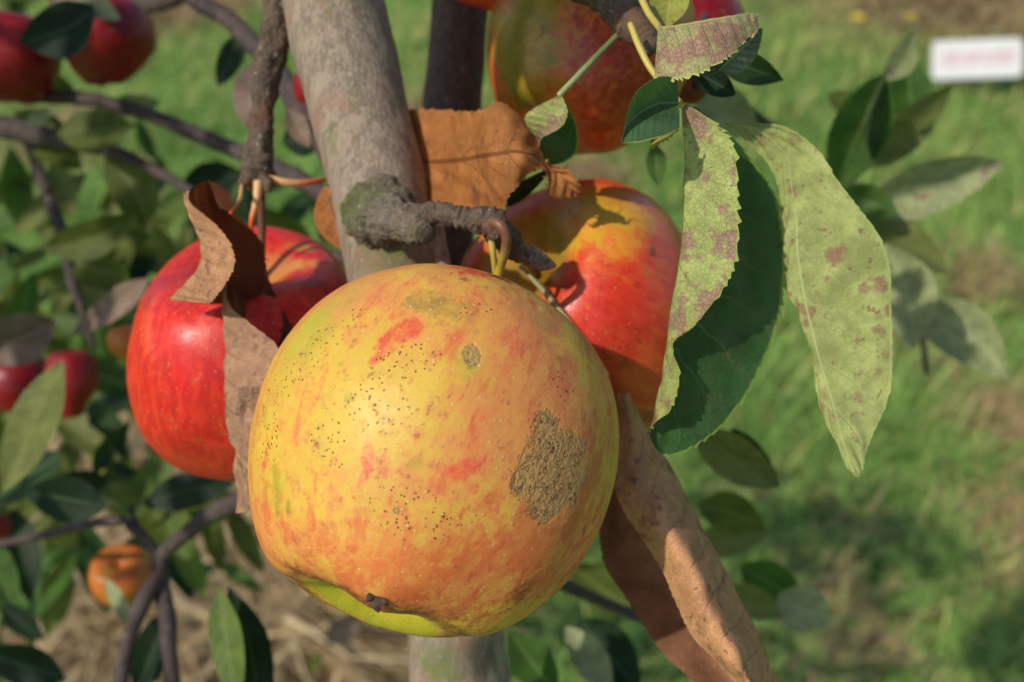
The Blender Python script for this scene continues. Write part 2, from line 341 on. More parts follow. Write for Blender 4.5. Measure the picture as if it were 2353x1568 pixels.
# ------------------------------------------------------------------ apples
def apple_mat(name, ground, over, streak, deep, red=.5, rough=.3, lent=.5, green=None, streak_s=9.):
    """ground colour, blush, streaks; attributes: paint (rgb + amount), mask (blush bias, specks, scab, green)"""
    m, t = newmat(name); ob = N(t, 'TexCoord').outputs['Object']
    sv = VMUL(t, ob, (1, 1, .22))
    nb = NOISE(t, ob, 1.7, 4, .55, .6); ns = NOISE(t, sv, streak_s, 5, .65, .4); nf = NOISE(t, ob, 14, 5, .7); ng = NOISE(t, ob, 3.2, 4, .6)
    mk = N(t, 'Attribute', attribute_name='mask'); ms = N(t, 'SeparateColor', {0: mk.outputs[0]})
    pt = N(t, 'Attribute', attribute_name='paint')
    vt_olive = lin((150, 128, 70)); g, o, s_, dp = lin(ground), lin(over), lin(streak), lin(deep)
    col = MIX(t, RANGE(t, ng, .35, .68), g, lin(green or ground))
    col = MIX(t, MA(t, 'MULTIPLY', mk.outputs['Alpha'], RANGE(t, nf, .2, .6)), col, lin((158, 164, 42)))
    bias = MA(t, 'ADD', MA(t, 'SUBTRACT', ms.outputs[0], .5), red - .5)
    bl = RANGE(t, MA(t, 'ADD', MA(t, 'ADD', MA(t, 'MULTIPLY', nb, .6), MA(t, 'MULTIPLY', nf, .4)), bias), .4, .64)
    col = MIX(t, bl, col, o)
    sk = RANGE(t, MA(t, 'ADD', MA(t, 'ADD', MA(t, 'MULTIPLY', ns, .8), MA(t, 'MULTIPLY', nf, .2)), MA(t, 'MULTIPLY', bias, .8)), .53, .68)
    col = MIX(t, MA(t, 'MULTIPLY', sk, .75), col, s_)
    ns2 = NOISE(t, VMUL(t, ob, (1.1, 1.1, .3)), streak_s * 2.1, 4, .6)
    dk = RANGE(t, MA(t, 'ADD', ns2, MA(t, 'MULTIPLY', bias, .7)), .62, .78)
    col = MIX(t, MA(t, 'MULTIPLY', dk, .6), col, dp)
    mott = NOISE(t, ob, 46, 3, .6)
    col = MIX(t, MA(t, 'MULTIPLY', RANGE(t, MA(t, 'ADD', MA(t, 'MULTIPLY', mott, .55), MA(t, 'MULTIPLY', nf, .45)), .5, .66), .3), col, s_)
    col = MIX(t, MA(t, 'MULTIPLY', RANGE(t, NOISE(t, ob, 7, 5, .75), .56, .7), .3), col, vt_olive)
    # painted flaws, blush and some light and shade, broken up by noise
    pn = MA(t, 'ADD', MA(t, 'MULTIPLY', nf, .45), MA(t, 'ADD', MA(t, 'MULTIPLY', mott, .35), MA(t, 'MULTIPLY', NOISE(t, VMUL(t, ob, (1, 1, .3)), 30, 4, .7), .2)))
    pf = RANGE(t, MA(t, 'ADD', pt.outputs['Alpha'], MA(t, 'MULTIPLY', MA(t, 'SUBTRACT', pn, .5), 3.6)), .12, 1.15, 0., .9)
    col = MIX(t, pf, col, pt.outputs['Color'])
    # scab crust
    v1 = N(t, 'TexVoronoi', {'Vector': ob, 'Scale': 26., 'Randomness': 1.}).outputs[0]
    ring = MA(t, 'MULTIPLY', RANGE(t, v1, .20, .27), RANGE(t, v1, .40, .31)); core = RANGE(t, v1, .13, .06)
    cr = MIX(t, RANGE(t, mott, .3, .7), lin((148, 118, 70)), lin((186, 152, 96)))
    scn = RANGE(t, MA(t, 'ADD', ms.outputs[2], MA(t, 'MULTIPLY', MA(t, 'SUBTRACT', MA(t, 'ADD', MA(t, 'MULTIPLY', nf, .5), MA(t, 'MULTIPLY', mott, .5)), .5), 2.6)), .22, .95)
    col = MIX(t, MA(t, 'MULTIPLY', scn, .78), col, cr)
    pit = MA(t, 'MAXIMUM', MA(t, 'MULTIPLY', ring, RANGE(t, NOISE(t, ob, 60, 2), .4, .55)), core)
    col = MIX(t, MA(t, 'MULTIPLY', MA(t, 'MULTIPLY', pit, scn), .9), col, lin((62, 42, 36)))
    # fly specks
    v2 = N(t, 'TexVoronoi', {'Vector': ob, 'Scale': 41.}).outputs[0]
    v2 = MA(t, 'SUBTRACT', v2, MA(t, 'MULTIPLY', MA(t, 'SUBTRACT', NOISE(t, ob, 26, 1), .5), .22))
    fs = MA(t, 'MULTIPLY', RANGE(t, v2, .27, .18), RANGE(t, ms.outputs[1], .12, .3))
    fs = MA(t, 'MULTIPLY', fs, MA(t, 'SUBTRACT', 1., scn))
    col = MIX(t, MA(t, 'MULTIPLY', fs, .9), col, lin((66, 42, 20)))
    # pale lenticels
    v3 = N(t, 'TexVoronoi', {'Vector': ob, 'Scale': 19.}).outputs[0]
    ln = MA(t, 'MULTIPLY', RANGE(t, v3, .14, .07), lent)
    col = MIX(t, ln, col, lin((240, 205, 150)))
    h = MA(t, 'ADD', MA(t, 'MULTIPLY', mott, .012), MA(t, 'ADD', MA(t, 'MULTIPLY', ln, .4), MA(t, 'SUBTRACT', MA(t, 'MULTIPLY', scn, MA(t, 'ADD', .5, MA(t, 'MULTIPLY', mott, 1.2))), MA(t, 'MULTIPLY', MA(t, 'MULTIPLY', pit, scn), .8))))
    h = MA(t, 'ADD', h, MA(t, 'MULTIPLY', nf, .03))
    rg = MA(t, 'ADD', MA(t, 'MULTIPLY', scn, .35), MA(t, 'ADD', rough, MA(t, 'MULTIPLY', MA(t, 'SUBTRACT', nf, .5), .25)))
    OUT(t, PRIN(t, col, rg, h, .35, .012, Specular_IOR_Level=.42, Subsurface_Weight=.06, Subsurface_Radius=(.15, .06, .03), Subsurface_Scale=.05)); return m

FRM = {}
def apple(label, cx, cy, d, rpx, stem_dir, m, group, n=(120, 80), hollow=None, basin=None, outline=None, paint=(), masks=(), cav=(.40, .40), bas=(.2, .32), taper=.06, squash=.93, seed=0, lobes=.02, tall=0., bulge=None):
    """stem_dir in (right, up, towards camera)"""
    ctr = W(cx, cy, d); rad = rpx * K * d
    z = stem_dir[0] * RT + stem_dir[1] * UP - stem_dir[2] * FW; z /= np.linalg.norm(z)
    x = np.cross(UP + .01 * RT, z) if abs(z @ UP) < .95 else np.cross(FW, z); x /= np.linalg.norm(x); y = np.cross(z, x)
    na, nl = n; th = np.linspace(0, math.pi, nl); ph = np.linspace(0, 2 * math.pi, na, endpoint=False)
    T, Ph = np.meshgrid(th, ph, indexing='ij')
    D = np.stack([np.sin(T) * np.cos(Ph), np.sin(T) * np.sin(Ph), np.cos(T)], -1)
    r = 1 + .06 * np.exp(-((T - .75) / .45) ** 2) - cav[0] * np.exp(-(T / cav[1]) ** 2) * 1.0 - .28 * cav[0] * np.exp(-(T / (cav[1] * .35)) ** 2)
    u = math.pi - T
    r = r + .05 * np.exp(-((u - .6) / .3) ** 2) - bas[0] * np.exp(-(u / bas[1]) ** 2)
    r = r * (1 + lobes * np.cos(5 * Ph + seed) * sstep(1.2, 2.7, T) + .5 * lobes * np.cos(5 * Ph + 1 + seed) * sstep(1.2, .3, T))
    r = r * (1 + .018 * fbm(D, 1.3, 2, seed) + .003 * fbm(D, 6, 2, seed))
    L = D * r[..., None]
    L[..., :2] *= (1 + taper * np.cos(T))[..., None]; L[..., 2] *= squash * (1 + tall)
    Mr = np.stack([x, y, z], 1)                               # local -> world
    Wd = (L.reshape(-1, 3) @ Mr.T)
    Vw = ctr + Wd * rad
    if bulge is not None: Vw = bulge(Vw, ctr, rad)
    if outline is not None:
        px, py, dd = proj(Vw); dx, dy = px - cx, py - cy; psi = np.arctan2(dy, dx); rho = np.hypot(dx, dy)
        nb = 72; bins = ((psi + math.pi) / (2 * math.pi) * nb).astype(int) % nb
        act = np.array([rho[bins == b].max() for b in range(nb)])
        act = (np.roll(act, 1) + 2 * act + np.roll(act, -1)) / 4
        O = np.array(outline, float); po = np.arctan2(O[:, 1] - cy, O[:, 0] - cx); ro = np.hypot(O[:, 0] - cx, O[:, 1] - cy); q = np.argsort(po)
        bc = -math.pi + (np.arange(nb) + .5) / nb * 2 * math.pi
        tgt = np.interp(bc, po[q], ro[q], period=2 * math.pi)
        f = np.interp(psi, bc, tgt / act, period=2 * math.pi); rel = np.clip(rho / np.interp(psi, bc, act, period=2 * math.pi), 0, 1)
        f = 1 + (f - 1) * sstep(0, .8, rel)
        q = Vw - ctr; Vw = Vw + (q @ RT)[:, None] * RT * (f - 1)[:, None] + (q @ UP)[:, None] * UP * (f - 1)[:, None]
    Lv = ((Vw - ctr) @ Mr) / rad
    cd = (Vw - ctr) / np.linalg.norm(Vw - ctr, axis=1)[:, None]
    def spot(px_, py_):
        ray = W(px_, py_, 1.) - CAM; ray /= np.linalg.norm(ray); oc = CAM - ctr; b = oc @ ray; q = b * b - (oc @ oc - rad * rad)
        p = CAM + ray * (-b - math.sqrt(max(q, 0))) - ctr; return p / np.linalg.norm(p)
    def fall(px_, py_, rx, ry, rot, soft):
        c = spot(px_, py_); t1 = RT - (RT @ c) * c; t1 /= np.linalg.norm(t1); t2 = np.cross(c, t1)
        a, b = cd @ t1, cd @ t2; cr, sr = math.cos(R_(rot)), math.sin(R_(rot))
        a, b = a * cr + b * sr, -a * sr + b * cr
        q = np.hypot(a / (rx / rpx), b / (ry / rpx)) + .3 * fbm(cd, 11, 4, int(px_) % 50)
        return np.where(cd @ c > 0, 1 - sstep(1 - soft, 1 + soft * .3, q), 0)
    pa = np.zeros((len(Vw), 4)); pa[:, 3] = 0
    for (px_, py_, rx, ry, rot, col, al, soft) in paint:
        f = fall(px_, py_, rx * 1.1, ry * 1.1, rot, min(1, soft + .2)) * al; c = np.array(lin(col))
        na_ = np.maximum(pa[:, 3], f); k = np.where(f + pa[:, 3] > 1e-5, f / (f + pa[:, 3] * (1 - f) + 1e-9), 0)
        pa[:, :3] = pa[:, :3] * (1 - k[:, None]) + c * k[:, None]; pa[:, 3] = na_
    mk = np.zeros((len(Vw), 4)); mk[:, 0] = .5
    Tf = T.reshape(-1) + .07 * fbm(cd, 5, 3, 3)
    def over(f, c):
        nonlocal pa
        k = f[:, None]; pa[:, :3] = np.where(pa[:, 3:] > 0, pa[:, :3], np.array(lin(c))) * (1 - k) + np.array(lin(c)) * k; pa[:, 3] = np.maximum(pa[:, 3], f)
    if hollow: over(1 - sstep(hollow[1] * .75, hollow[1] * 1.25, Tf), hollow[0])
    if basin:
        uf = math.pi - Tf; over(np.exp(-((uf - basin[1] * 1.12) / .08) ** 2) * .85, basin[2]); f = 1 - sstep(basin[1] * .86, basin[1] * 1.0, uf); over(f, basin[0]); mk[:, 0] -= .5 * f
    for (px_, py_, rx, ry, rot, ch, val, soft) in masks:
        f = fall(px_, py_, rx, ry, rot, soft) * val
        if ch == 0: mk[:, 0] += f
        else: mk[:, ch] = np.maximum(mk[:, ch], f)
    root = empty('apple', ctr, label, 'apple', group)
    M = np.eye(4); M[:3, :3] = Mr * rad; M[:3, 3] = ctr
    F = grid_faces(nl, na, True)
    FRM[root.name] = M
    o = meshobj('fruit', Lv, F, m, root, None, {'paint': pa, 'mask': mk}, M=M.tolist())
    return root, ctr, z, rad
def calyx(root, ctr, z, rad, depth=.74, s=1.):
    """withered sepals in the basin"""
    V = []; F = []; x = np.cross(z, RT); x /= np.linalg.norm(x); y = np.cross(z, x)
    rng = np.random.RandomState(3)
    for i in range(7):
        a = i / 7 * 6.28 + rng.uniform(-.2, .2); d = math.cos(a) * x + math.sin(a) * y; tn = -math.sin(a) * x + math.cos(a) * y
        b = ctr - z * rad * depth; L = rad * .16 * s * rng.uniform(.7, 1.2); ww = rad * .045 * s
        for j, (q, h) in enumerate(((.15, 0), (.5, .25), (.75, .7), (.7, 1.1))):
            c = b + d * L * q - z * L * h; k = ww * (1, .9, .55, .05)[j]; V += [c - tn * k, c + tn * k]
        o = i * 8
        for j in range(3): F.append((o + 2 * j, o + 2 * j + 1, o + 2 * j + 3, o + 2 * j + 2))
    return meshobj('calyx', V, F, CALM, root)
CALM = simple_mat('withered_calyx', (84, 70, 48), (60, 46, 34), .8, 500)

# ================================================================== GROUND
def ground_mat():
    m, t = newmat('ground_grass_soil'); ob = N(t, 'TexCoord').outputs['Object']
    n = NOISE(t, ob, 1.6, 4, .6); f = NOISE(t, ob, 60, 4, .7); f2 = NOISE(t, VMUL(t, ob, (1, .4, 1)), 150, 3, .7)
    g = MIX(t, RANGE(t, f, .35, .65), lin((80, 106, 48)), lin((124, 160, 78)))
    d = MIX(t, RANGE(t, f2, .35, .65), lin((38, 36, 20)), lin((104, 90, 56)))
    at = N(t, 'Attribute', attribute_name='dry')
    c = MIX(t, RANGE(t, MA(t, 'ADD', at.outputs['Fac'], MA(t, 'MULTIPLY', MA(t, 'SUBTRACT', f, .5), .5)), .35, .65), g, d)
    OUT(t, PRIN(t, c, .9, f, .8, .01, Specular_IOR_Level=.1)); return m
dry_spots = [(*G(x, y)[:2], r, s) for (x, y, r, s) in (
    (2300, 0, .8, .8), (1850, -60, .8, .5), (1050, -200, 1.3, .6), (420, 15, .28, 1.), (2250, 960, .07, .9), (2340, 1000, .10, 1.), (2170, 880, .05, .8), (2320, 1330, .05, 1.),
    (2330, 1230, .08, 1.), (200, 1320, .22, 1.2), (330, 1450, .20, 1.1), (760, 1480, .16, 1.1), (850, 1560, .1, .9), (1980, 1240, .03, .9), (2100, 760, .10, .7), (2250, 660, .14, .7), (1900, 1420, .06, .8),
    (1700, 1120, .05, .7), (60, 1180, .08, .7), (330, 1000, .06, .7), (1850, 1560, .05, .7), (2000, 1500, .04, .9), (1350, 420, .12, .7), (150, 330, .2, .6), (970, 260, .15, .8))]
def dryness(X, Y):
    v = np.zeros_like(X) - .2
    for (a, b, r, s) in dry_spots: v = np.maximum(v, s * np.exp(-((X - a) ** 2 + ((Y - b) * .8) ** 2) / r ** 2 * .9))
    P = np.stack([X, Y, X * 0], -1)
    return v + .28 * fbm(P, 2.2, 3, 3) + .16 * fbm(P, 14, 2, 9)
gx = np.linspace(-3.2, 3.2, 200); gy = np.linspace(.2, 6.6, 200)
X, Y = np.meshgrid(gx, gy, indexing='ij')
Z = .012 * fbm(np.stack([X, Y, X * 0], -1), 5, 3, 2)
# one sheet out to the horizon: warp the outer rows far away
def far(v, c, h): 
    q = (v - c) / h; return np.where(np.abs(q) > .97, c + np.sign(q) * 300, v)
XX = far(X, 0, 3.2); YY = far(Y, 3.4, 3.2); Z = np.where((XX != X) | (YY != Y), 0, Z)
dr = dryness(X, Y); da = np.stack([dr, dr, dr, np.ones_like(dr)], -1).reshape(-1, 4)
gr = meshobj('ground', np.stack([XX, YY, Z], -1).reshape(-1, 3), grid_faces(200, 200)[:, ::-1], ground_mat(), None, None, {'dry': np.clip(da, 0, 1)}, origin=(0, 0, 0))
tag(gr, kind='structure')

def grass_mat():
    m, t = newmat('grass_blades'); a = N(t, 'Attribute', attribute_name='col').outputs['Color']
    p = N(t, 'BsdfPrincipled', {'Base Color': a, 'Roughness': .55, 'Specular IOR Level': .3})
    tr = N(t, 'BsdfTranslucent', {0: a})
    OUT(t, N(t, 'MixShader', {0: .3, 1: p.outputs[0], 2: tr.outputs[0]}).outputs[0]); return m
def blades(name, px, py, h, wd, ang, lean, col, m, segs=3, z0=None):
    n = len(px); z0 = np.zeros(n) if z0 is None else z0
    L = np.stack([np.cos(ang), np.sin(ang)], -1); side = np.stack([-np.sin(ang), np.cos(ang)], -1)
    V = np.zeros((n, segs + 1, 2, 3)); 
    for k in range(segs + 1):
        s = k / segs; c = L * (lean * s ** 1.6)[:, None]; zz = h * (s - .35 * s * s * np.clip(lean / h, 0, 1.4)); hw = wd * (1 - s ** 1.5) * .5 + .0001
        for e, sg in ((0, -1), (1, 1)):
            V[:, k, e, 0] = px + c[:, 0] + side[:, 0] * hw * sg; V[:, k, e, 1] = py + c[:, 1] + side[:, 1] * hw * sg; V[:, k, e, 2] = z0 + zz
    b = np.arange(n)[:, None] * (2 * (segs + 1)); F = []
    for k in range(segs): F.append(np.concatenate([b + 2 * k, b + 2 * k + 1, b + 2 * k + 3, b + 2 * k + 2], 1))
    F = np.stack(F, 1).reshape(-1, 4); colv = np.repeat(col, 2 * (segs + 1), axis=0)
    return meshobj(name, V.reshape(-1, 3), F, m, None, None, {'col': np.c_[colv, np.ones(len(colv))]}, origin=(0, 0, 0))
rng = np.random.RandomState(5); GM = grass_mat()
def scatter(n):
    """denser near the camera"""
    y = .35 + 5.4 * rng.rand(n) ** 1.6; x = (rng.rand(n) * 2 - 1) * (.62 * y + .45)
    return x, y
n = 130000; x, y = scatter(n); clump = fbm(np.stack([x, y, x * 0], -1), 9, 2, 21); dd = dryness(x, y)
keep = (rng.rand(n) < .55 + .6 * clump) ; x, y, clump, dd = x[keep], y[keep], clump[keep], dd[keep]; n = len(x)
isdry = dd + rng.randn(n) * .16 > .5
g1, g2, g3 = np.array(lin((104, 146, 66))), np.array(lin((164, 198, 102))), np.array(lin((208, 208, 138)))
s1, s2 = np.array(lin((214, 188, 138))), np.array(lin((174, 144, 100)))
r1 = rng.rand(n, 1); tone = np.clip(.5 + .5 * fbm(np.stack([x, y, x * 0], -1), 3.5, 2, 77) + .15 * rng.randn(n), 0, 1)[:, None]
green = g1 * (1 - tone) + g2 * tone; green = np.where(rng.rand(n, 1) < .12 + .6 * np.clip((y[:, None] + .25 * x[:, None] - 2.0) / 2.2, 0, .8), g3 * [1.0, .93, .8], green)
col = np.where(isdry[:, None], s1 * r1 + s2 * (1 - r1), green) * (.6 + .75 * rng.rand(n, 1))
hh = np.where(isdry, .025 + .05 * rng.rand(n), .03 + .06 * rng.rand(n)) * (1 + .5 * clump)
tag(blades('grass', x, y, hh, .0026 + .0040 * rng.rand(n), rng.rand(n) * 6.28, hh * (.4 + 1.4 * rng.rand(n)), col, GM), 'short green meadow grass under and behind the tree', 'grass', kind='stuff')
# dry straw lying in the patches
n = 12000; x, y = scatter(n * 4); dd = dryness(x, y); k = dd + .12 * rng.randn(len(x)) > .45; x, y = x[k][:n], y[k][:n]; n = len(x)
r1 = rng.rand(n, 1); col = (s1 * r1 + s2 * (1 - r1)) * (.8 + .5 * rng.rand(n, 1)); ln_ = .05 + .12 * rng.rand(n)
tag(blades('straw', x, y, .012 + .03 * rng.rand(n), .0018 + .0022 * rng.rand(n), rng.rand(n) * 6.28, ln_, col, GM, z0=.01 + .03 * rng.rand(n)), 'dry tan straw lying in patches on the grass', 'straw', kind='stuff')

# radiating clump of cut straw at the lower left
def straw_heap(cx, cy, n, rad, seed):
    g = G(cx, cy); q = np.random.RandomState(seed); a = q.rand(n) * 6.28; rr = rad * q.rand(n) ** .6
    x, y = g[0] + np.cos(a) * rr, g[1] + np.sin(a) * rr; r1 = q.rand(n, 1)
    return x, y, .03 + .06 * q.rand(n), .004 + .008 * q.rand(n), a + q.randn(n) * .5, .08 + .14 * q.rand(n), (np.array(lin((238, 214, 166))) * r1 + s2 * (1 - r1)) * (.45 + .9 * q.rand(n, 1) ** 1.5), .01 + .06 * q.rand(n)
HP = [straw_heap(190, 1340, 320, .15, 1), straw_heap(330, 1500, 260, .15, 2), straw_heap(760, 1500, 260, .14, 3), straw_heap(60, 1200, 200, .1, 5), straw_heap(600, 1420, 300, .12, 6)]
HP = [np.concatenate(z) for z in zip(*HP)]
tag(blades('straw', HP[0], HP[1], HP[2], HP[3], HP[4], HP[5], HP[6], GM, z0=HP[7]), 'coarse cut straw heaped on the ground below the branches', 'straw', kind='stuff')

# ================================================================== NAME SIGN
def rounded(wd, ht, th, r, seg=6):
    o = []
    for (cx, cz, a0) in ((wd / 2 - r, ht / 2 - r, 0), (-wd / 2 + r, ht / 2 - r, 90), (-wd / 2 + r, -ht / 2 + r, 180), (wd / 2 - r, -ht / 2 + r, 270)):
        for k in range(seg + 1):
            a = R_(a0 + 90 * k / seg); o.append((cx + r * math.cos(a), cz + r * math.sin(a)))
    return o
def plate(name, wd, ht, th, r, M, m, parent):
    o = rounded(wd, ht, th, r); k = len(o); V = [(x, -th / 2, z) for x, z in o] + [(x, th / 2, z) for x, z in o] + [(0, -th / 2, 0), (0, th / 2, 0)]
    F = []
    for i in range(k): j = (i + 1) % k; F += [(2 * k, i, j), (2 * k + 1, k + j, k + i), (i, k + i, k + j), (i, k + j, j)]
    V = np.array([M @ Vector(v) for v in V])
    ob = meshobj(name, V, F, m, parent); ob.data.polygons.foreach_set('use_smooth', np.zeros(len(F), bool)); return ob
WHITE = simple_mat('white_sign_plastic', (236, 234, 232), (228, 226, 224), .35, 30, .05); RED = simple_mat('red_sign_print', (212, 60, 70), (200, 50, 60), .5, 30, .05)
GREY = simple_mat('grey_metal', (120, 118, 110), (90, 88, 82), .5, 60, .2)
gp = G(2240, 205); d_s = (gp - CAM) @ FW * .97; sp = W(2245, 136, d_s); wd = 205 * K * d_s; ht = 86 * K * d_s
sroot = empty('name_sign', (sp[0], sp[1] + .01, 0), 'small white name sign with faint red lettering standing in the grass', 'sign')
SM = Matrix.Translation(Vector(sp)) @ Matrix.Rotation(R_(-2.2), 4, 'Y') @ Matrix.Rotation(R_(-28), 4, 'X')
plate('board', wd, ht, .006, ht * .12, SM, WHITE, sroot)
tx = -wd * .41; rs = random.Random(4); V = []; F = []
while tx < wd * .39:                                            # one row of thin unreadable red characters
    cw = wd * .026; h0 = ht * .16
    for (x0, x1, z0, z1) in ((tx, tx + cw * .2, -h0, h0), (tx, tx + cw * .8, h0 * .72, h0), (tx, tx + cw * .7, -h0, -h0 * .72) if rs.random() < .6 else (tx, tx + cw * .6, -.12 * h0, .12 * h0)):
        o = len(V); V += [SM @ Vector((a, -.0036, b)) for a, b in ((x0, z0), (x1, z0), (x1, z1), (x0, z1))]; F.append((o, o + 1, o + 2, o + 3))
    tx += cw * 1.15 if rs.random() > .14 else cw * 2.2
meshobj('lettering', np.array(V), F, RED, sroot)
tube_w('stake', np.array([[sp[0], sp[1] + .012, -.05], [sp[0], sp[1] + .012, sp[2] * .5], [sp[0], sp[1] + .012, sp[2]]]), np.array([.005, .005, .005]), GREY, sroot, 10)

# ================================================================== APPLE TREE
tg = G(1090, 1568); tb = W(1078, 1568, .33)
tree = empty('apple_tree', (tb[0] + .03, tb[1] + .1, 0), 'apple tree with a smooth grey forked stem and knobbly fruit spurs', 'tree')
TP = [(735, -330, .300, 122), (765, -5, .300, 118), (812, 200, .300, 114), (850, 350, .300, 113), (872, 440, .300, 112), (898, 600, .300, 106), (935, 760, .303, 103), (970, 950, .308, 100), (1010, 1200, .316, 104), (1045, 1450, .326, 110), (1060, 1600, .334, 116)]
P = crom(np.array(TP), 220); ctr = W(P[:, 0], P[:, 1], P[:, 2]); rad = P[:, 3] * K * P[:, 2]
low = np.array([ctr[-1] + (np.array([tb[0] + .03, tb[1] + .1, -.04]) - ctr[-1]) * s for s in np.linspace(.04, 1, 30)])
ctr = np.vstack([ctr, low]); rad = np.concatenate([rad, rad[-1] * np.linspace(1, 1.45, 30)])
tube_w('trunk', ctr, rad, BK['trunk'], tree, 96, knob=.05, kscale=60, seed=4, moss_tone=[(810, 480, .275, 95, 0), (905, 560, .278, 110, 0), (905, 430, .275, 60, 1), (1010, 1540, .31, 60, 0), (1120, 1530, .31, 60, 1)])
tube('rear_stem', [(1068, -300, .37, 66), (1058, 0, .368, 66), (1050, 120, .366, 66), (1038, 250, .362, 68), (1030, 400, .358, 70), (1022, 600, .354, 66), (1016, 850, .345, 68), (1020, 1100, .335, 60)], BK['shade'], tree, 48, 90, .06, 60)
# fruit spur on the front stem: scar swelling, ringed stub, branchlet, bud
tube('spur_collar', [(858, 488, .302, 80), (864, 490, .292, 80), (870, 492, .286, 74), (876, 494, .2815, 62), (882, 496, .279, 50)], BK['scar'], tree, 140, 160, .26, 300, .22, 5, 5, moss_tone=[(810, 470, .284, 70, 0)])
tube('spur_collar', [(878, 488, .304, 70), (882, 490, .294, 68), (890, 496, .284, 60), (906, 504, .274, 50), (928, 513, .266, 42), (952, 523, .260, 36), (972, 532, .257, 30), (986, 539, .2555, 21)], BK['scar'], tree, 120, 240, .34, 260, .24, 9, 3,
     moss_tone=[(850, 450, .28, 50, 0), (940, 560, .262, 30, 0), (975, 535, .252, 26, 1)])
tube('fruit_spur', [(940, 505, .262, 24), (985, 492, .258, 28), (1020, 494, .255, 22), (1060, 504, .253, 25), (1100, 508, .252, 30), (1135, 520, .252, 33), (1155, 545, .258, 34), (1180, 572, .266, 24), (1210, 588, .272, 19)], BK['spur'], tree, 64, 200, .42, 280, .2, 14, 8)
bud = tube('bud', [(1195, 580, .269, 19), (1222, 592, .272, 24), (1245, 603, .274, 21), (1262, 608, .275, 14), (1276, 612, .2755, 5)], simple_mat('silvery_bud_scales', (168, 150, 140), (104, 70, 58), .6, 700, .8, bd=.001), tree, 28, 40, .12, 400, .1, 4, 9)
tube('twig_stub', [(1008, 520, .272, 12), (1012, 560, .274, 14), (1018, 600, .276, 17), (1022, 640, .278, 18)], simple_mat('pinkish_stub', (166, 136, 122), (130, 102, 88), .6, 300), tree, 20, 24, .08, 300)
# left hanging spur
tube('hanging_spur', [(652, -60, .304, 36), (640, 20, .304, 33), (636, 60, .304, 31), (625, 140, .305, 31), (612, 200, .305, 29), (606, 260, .306, 26), (597, 300, .306, 28), (594, 350, .306, 29), (590, 390, .306, 34), (586, 420, .306, 28), (584, 436, .306, 14)], BK['spur'], tree, 72, 300, .42, 210, .16, 10, 6, dark=1)
tube('spur_knob', [(590, 400, .304, 20), (570, 412, .301, 19), (556, 424, .300, 12)], BK['spur'], tree, 24, 24, .3, 400)
tube('spur_knob', [(592, 405, .304, 18), (612, 420, .301, 15), (618, 440, .300, 9)], BK['spur'], tree, 24, 24, .3, 400)
petiole([(616, 408, .304, 7), (650, 418, .304, 9), (690, 421, .306, 8), (730, 416, .309, 6), (748, 413, .311, 4)], 'orange', tree, name='bare_stalk')
petiole([(594, 418, .300, 12), (590, 460, .299, 9), (580, 500, .299, 7), (574, 535, .300, 4)], 'orange', tree, name='bare_stalk')
# spur twig at the top, right of the upper apple
tube('upper_spur', [(1340, -70, .275, 60), (1400, -10, .268, 50), (1440, 40, .262, 42), (1478, 80, .258, 30), (1500, 112, .256, 22)], BK['spur'], tree, 40, 90, .3, 200, .12, 10, 14)
# branches behind, on the left
tube('branch', [(-80, 215, .50, 14), (60, 222, .49, 15), (180, 225, .48, 17), (300, 250, .47, 16), (420, 295, .46, 18), (560, 355, .44, 20), (700, 420, .40, 22), (850, 520, .35, 24)], BK['twig'], tree, 20, 90, .12, 80)
tube('branch', [(-80, 285, .52, 26), (0, 292, .51, 27), (80, 308, .50, 26), (150, 325, .49, 20), (270, 352, .48, 15), (360, 395, .47, 13), (440, 440, .46, 11), (560, 520, .42, 12), (800, 600, .36, 14)], BK['twig'], tree, 20, 90, .12, 80, seed=3)
tube('branch', [(410, -60, .44, 22), (450, 0, .44, 22), (520, 40, .44, 21), (580, 100, .43, 24), (640, 170, .42, 26), (700, 260, .40, 28), (790, 400, .36, 30)], BK['twig'], tree, 20, 90, .14, 80, seed=5)
tube('branch', [(470, -40, .50, 22), (380, 5, .52, 20), (300, 10, .54, 20), (220, 5, .55, 18), (150, -30, .56, 18)], BK['twig'], tree, 20, 60, .14, 80, seed=6)
tube('branch', [(60, 300, .51, 14), (85, 380, .51, 13), (120, 470, .50, 14), (150, 560, .50, 15), (165, 640, .50, 13), (195, 730, .50, 10), (215, 800, .50, 7)], BK['twig'], tree, 16, 60, .12, 80, seed=8)
tube('branch', [(1000, 1080, .35, 30), (800, 1100, .38, 28), (600, 1140, .40, 25), (500, 1175, .41, 22), (430, 1225, .42, 19), (375, 1275, .43, 19), (368, 1330, .43, 20), (385, 1420, .42, 20), (390, 1500, .41, 18), (405, 1640, .40, 18)], BK['twig'], tree, 20, 110, .16, 80, seed=9)
tube('branch', [(368, 1315, .43, 18), (335, 1370, .42, 20), (305, 1440, .415, 18), (285, 1520, .41, 17), (270, 1640, .40, 17)], BK['twig'], tree, 20, 60, .14, 80, seed=10)
tube('branch', [(372, 1290, .43, 15), (330, 1235, .43, 13), (300, 1200, .43, 15), (300, 1165, .43, 10)], BK['twig'], tree, 16, 40, .2, 80, seed=11)
tube('branch', [(310, 1195, .43, 10), (230, 1200, .44, 11), (120, 1225, .45, 10), (0, 1250, .46, 10), (-70, 1262, .46, 10)], BK['twig'], tree, 16, 60, .14, 80, seed=12)
tube('branch', [(1500, 1430, .40, 12), (1400, 1390, .40, 13), (1300, 1345, .38, 15), (1180, 1290, .35, 16)], BK['twig'], tree, 16, 50, .14, 80, seed=13)
tube('branch', [(1600, 200, .34, 12), (1620, 20, .38, 12), (1640, -60, .40, 12)], BK['twig'], tree, 12, 30, .1, 80, seed=15)
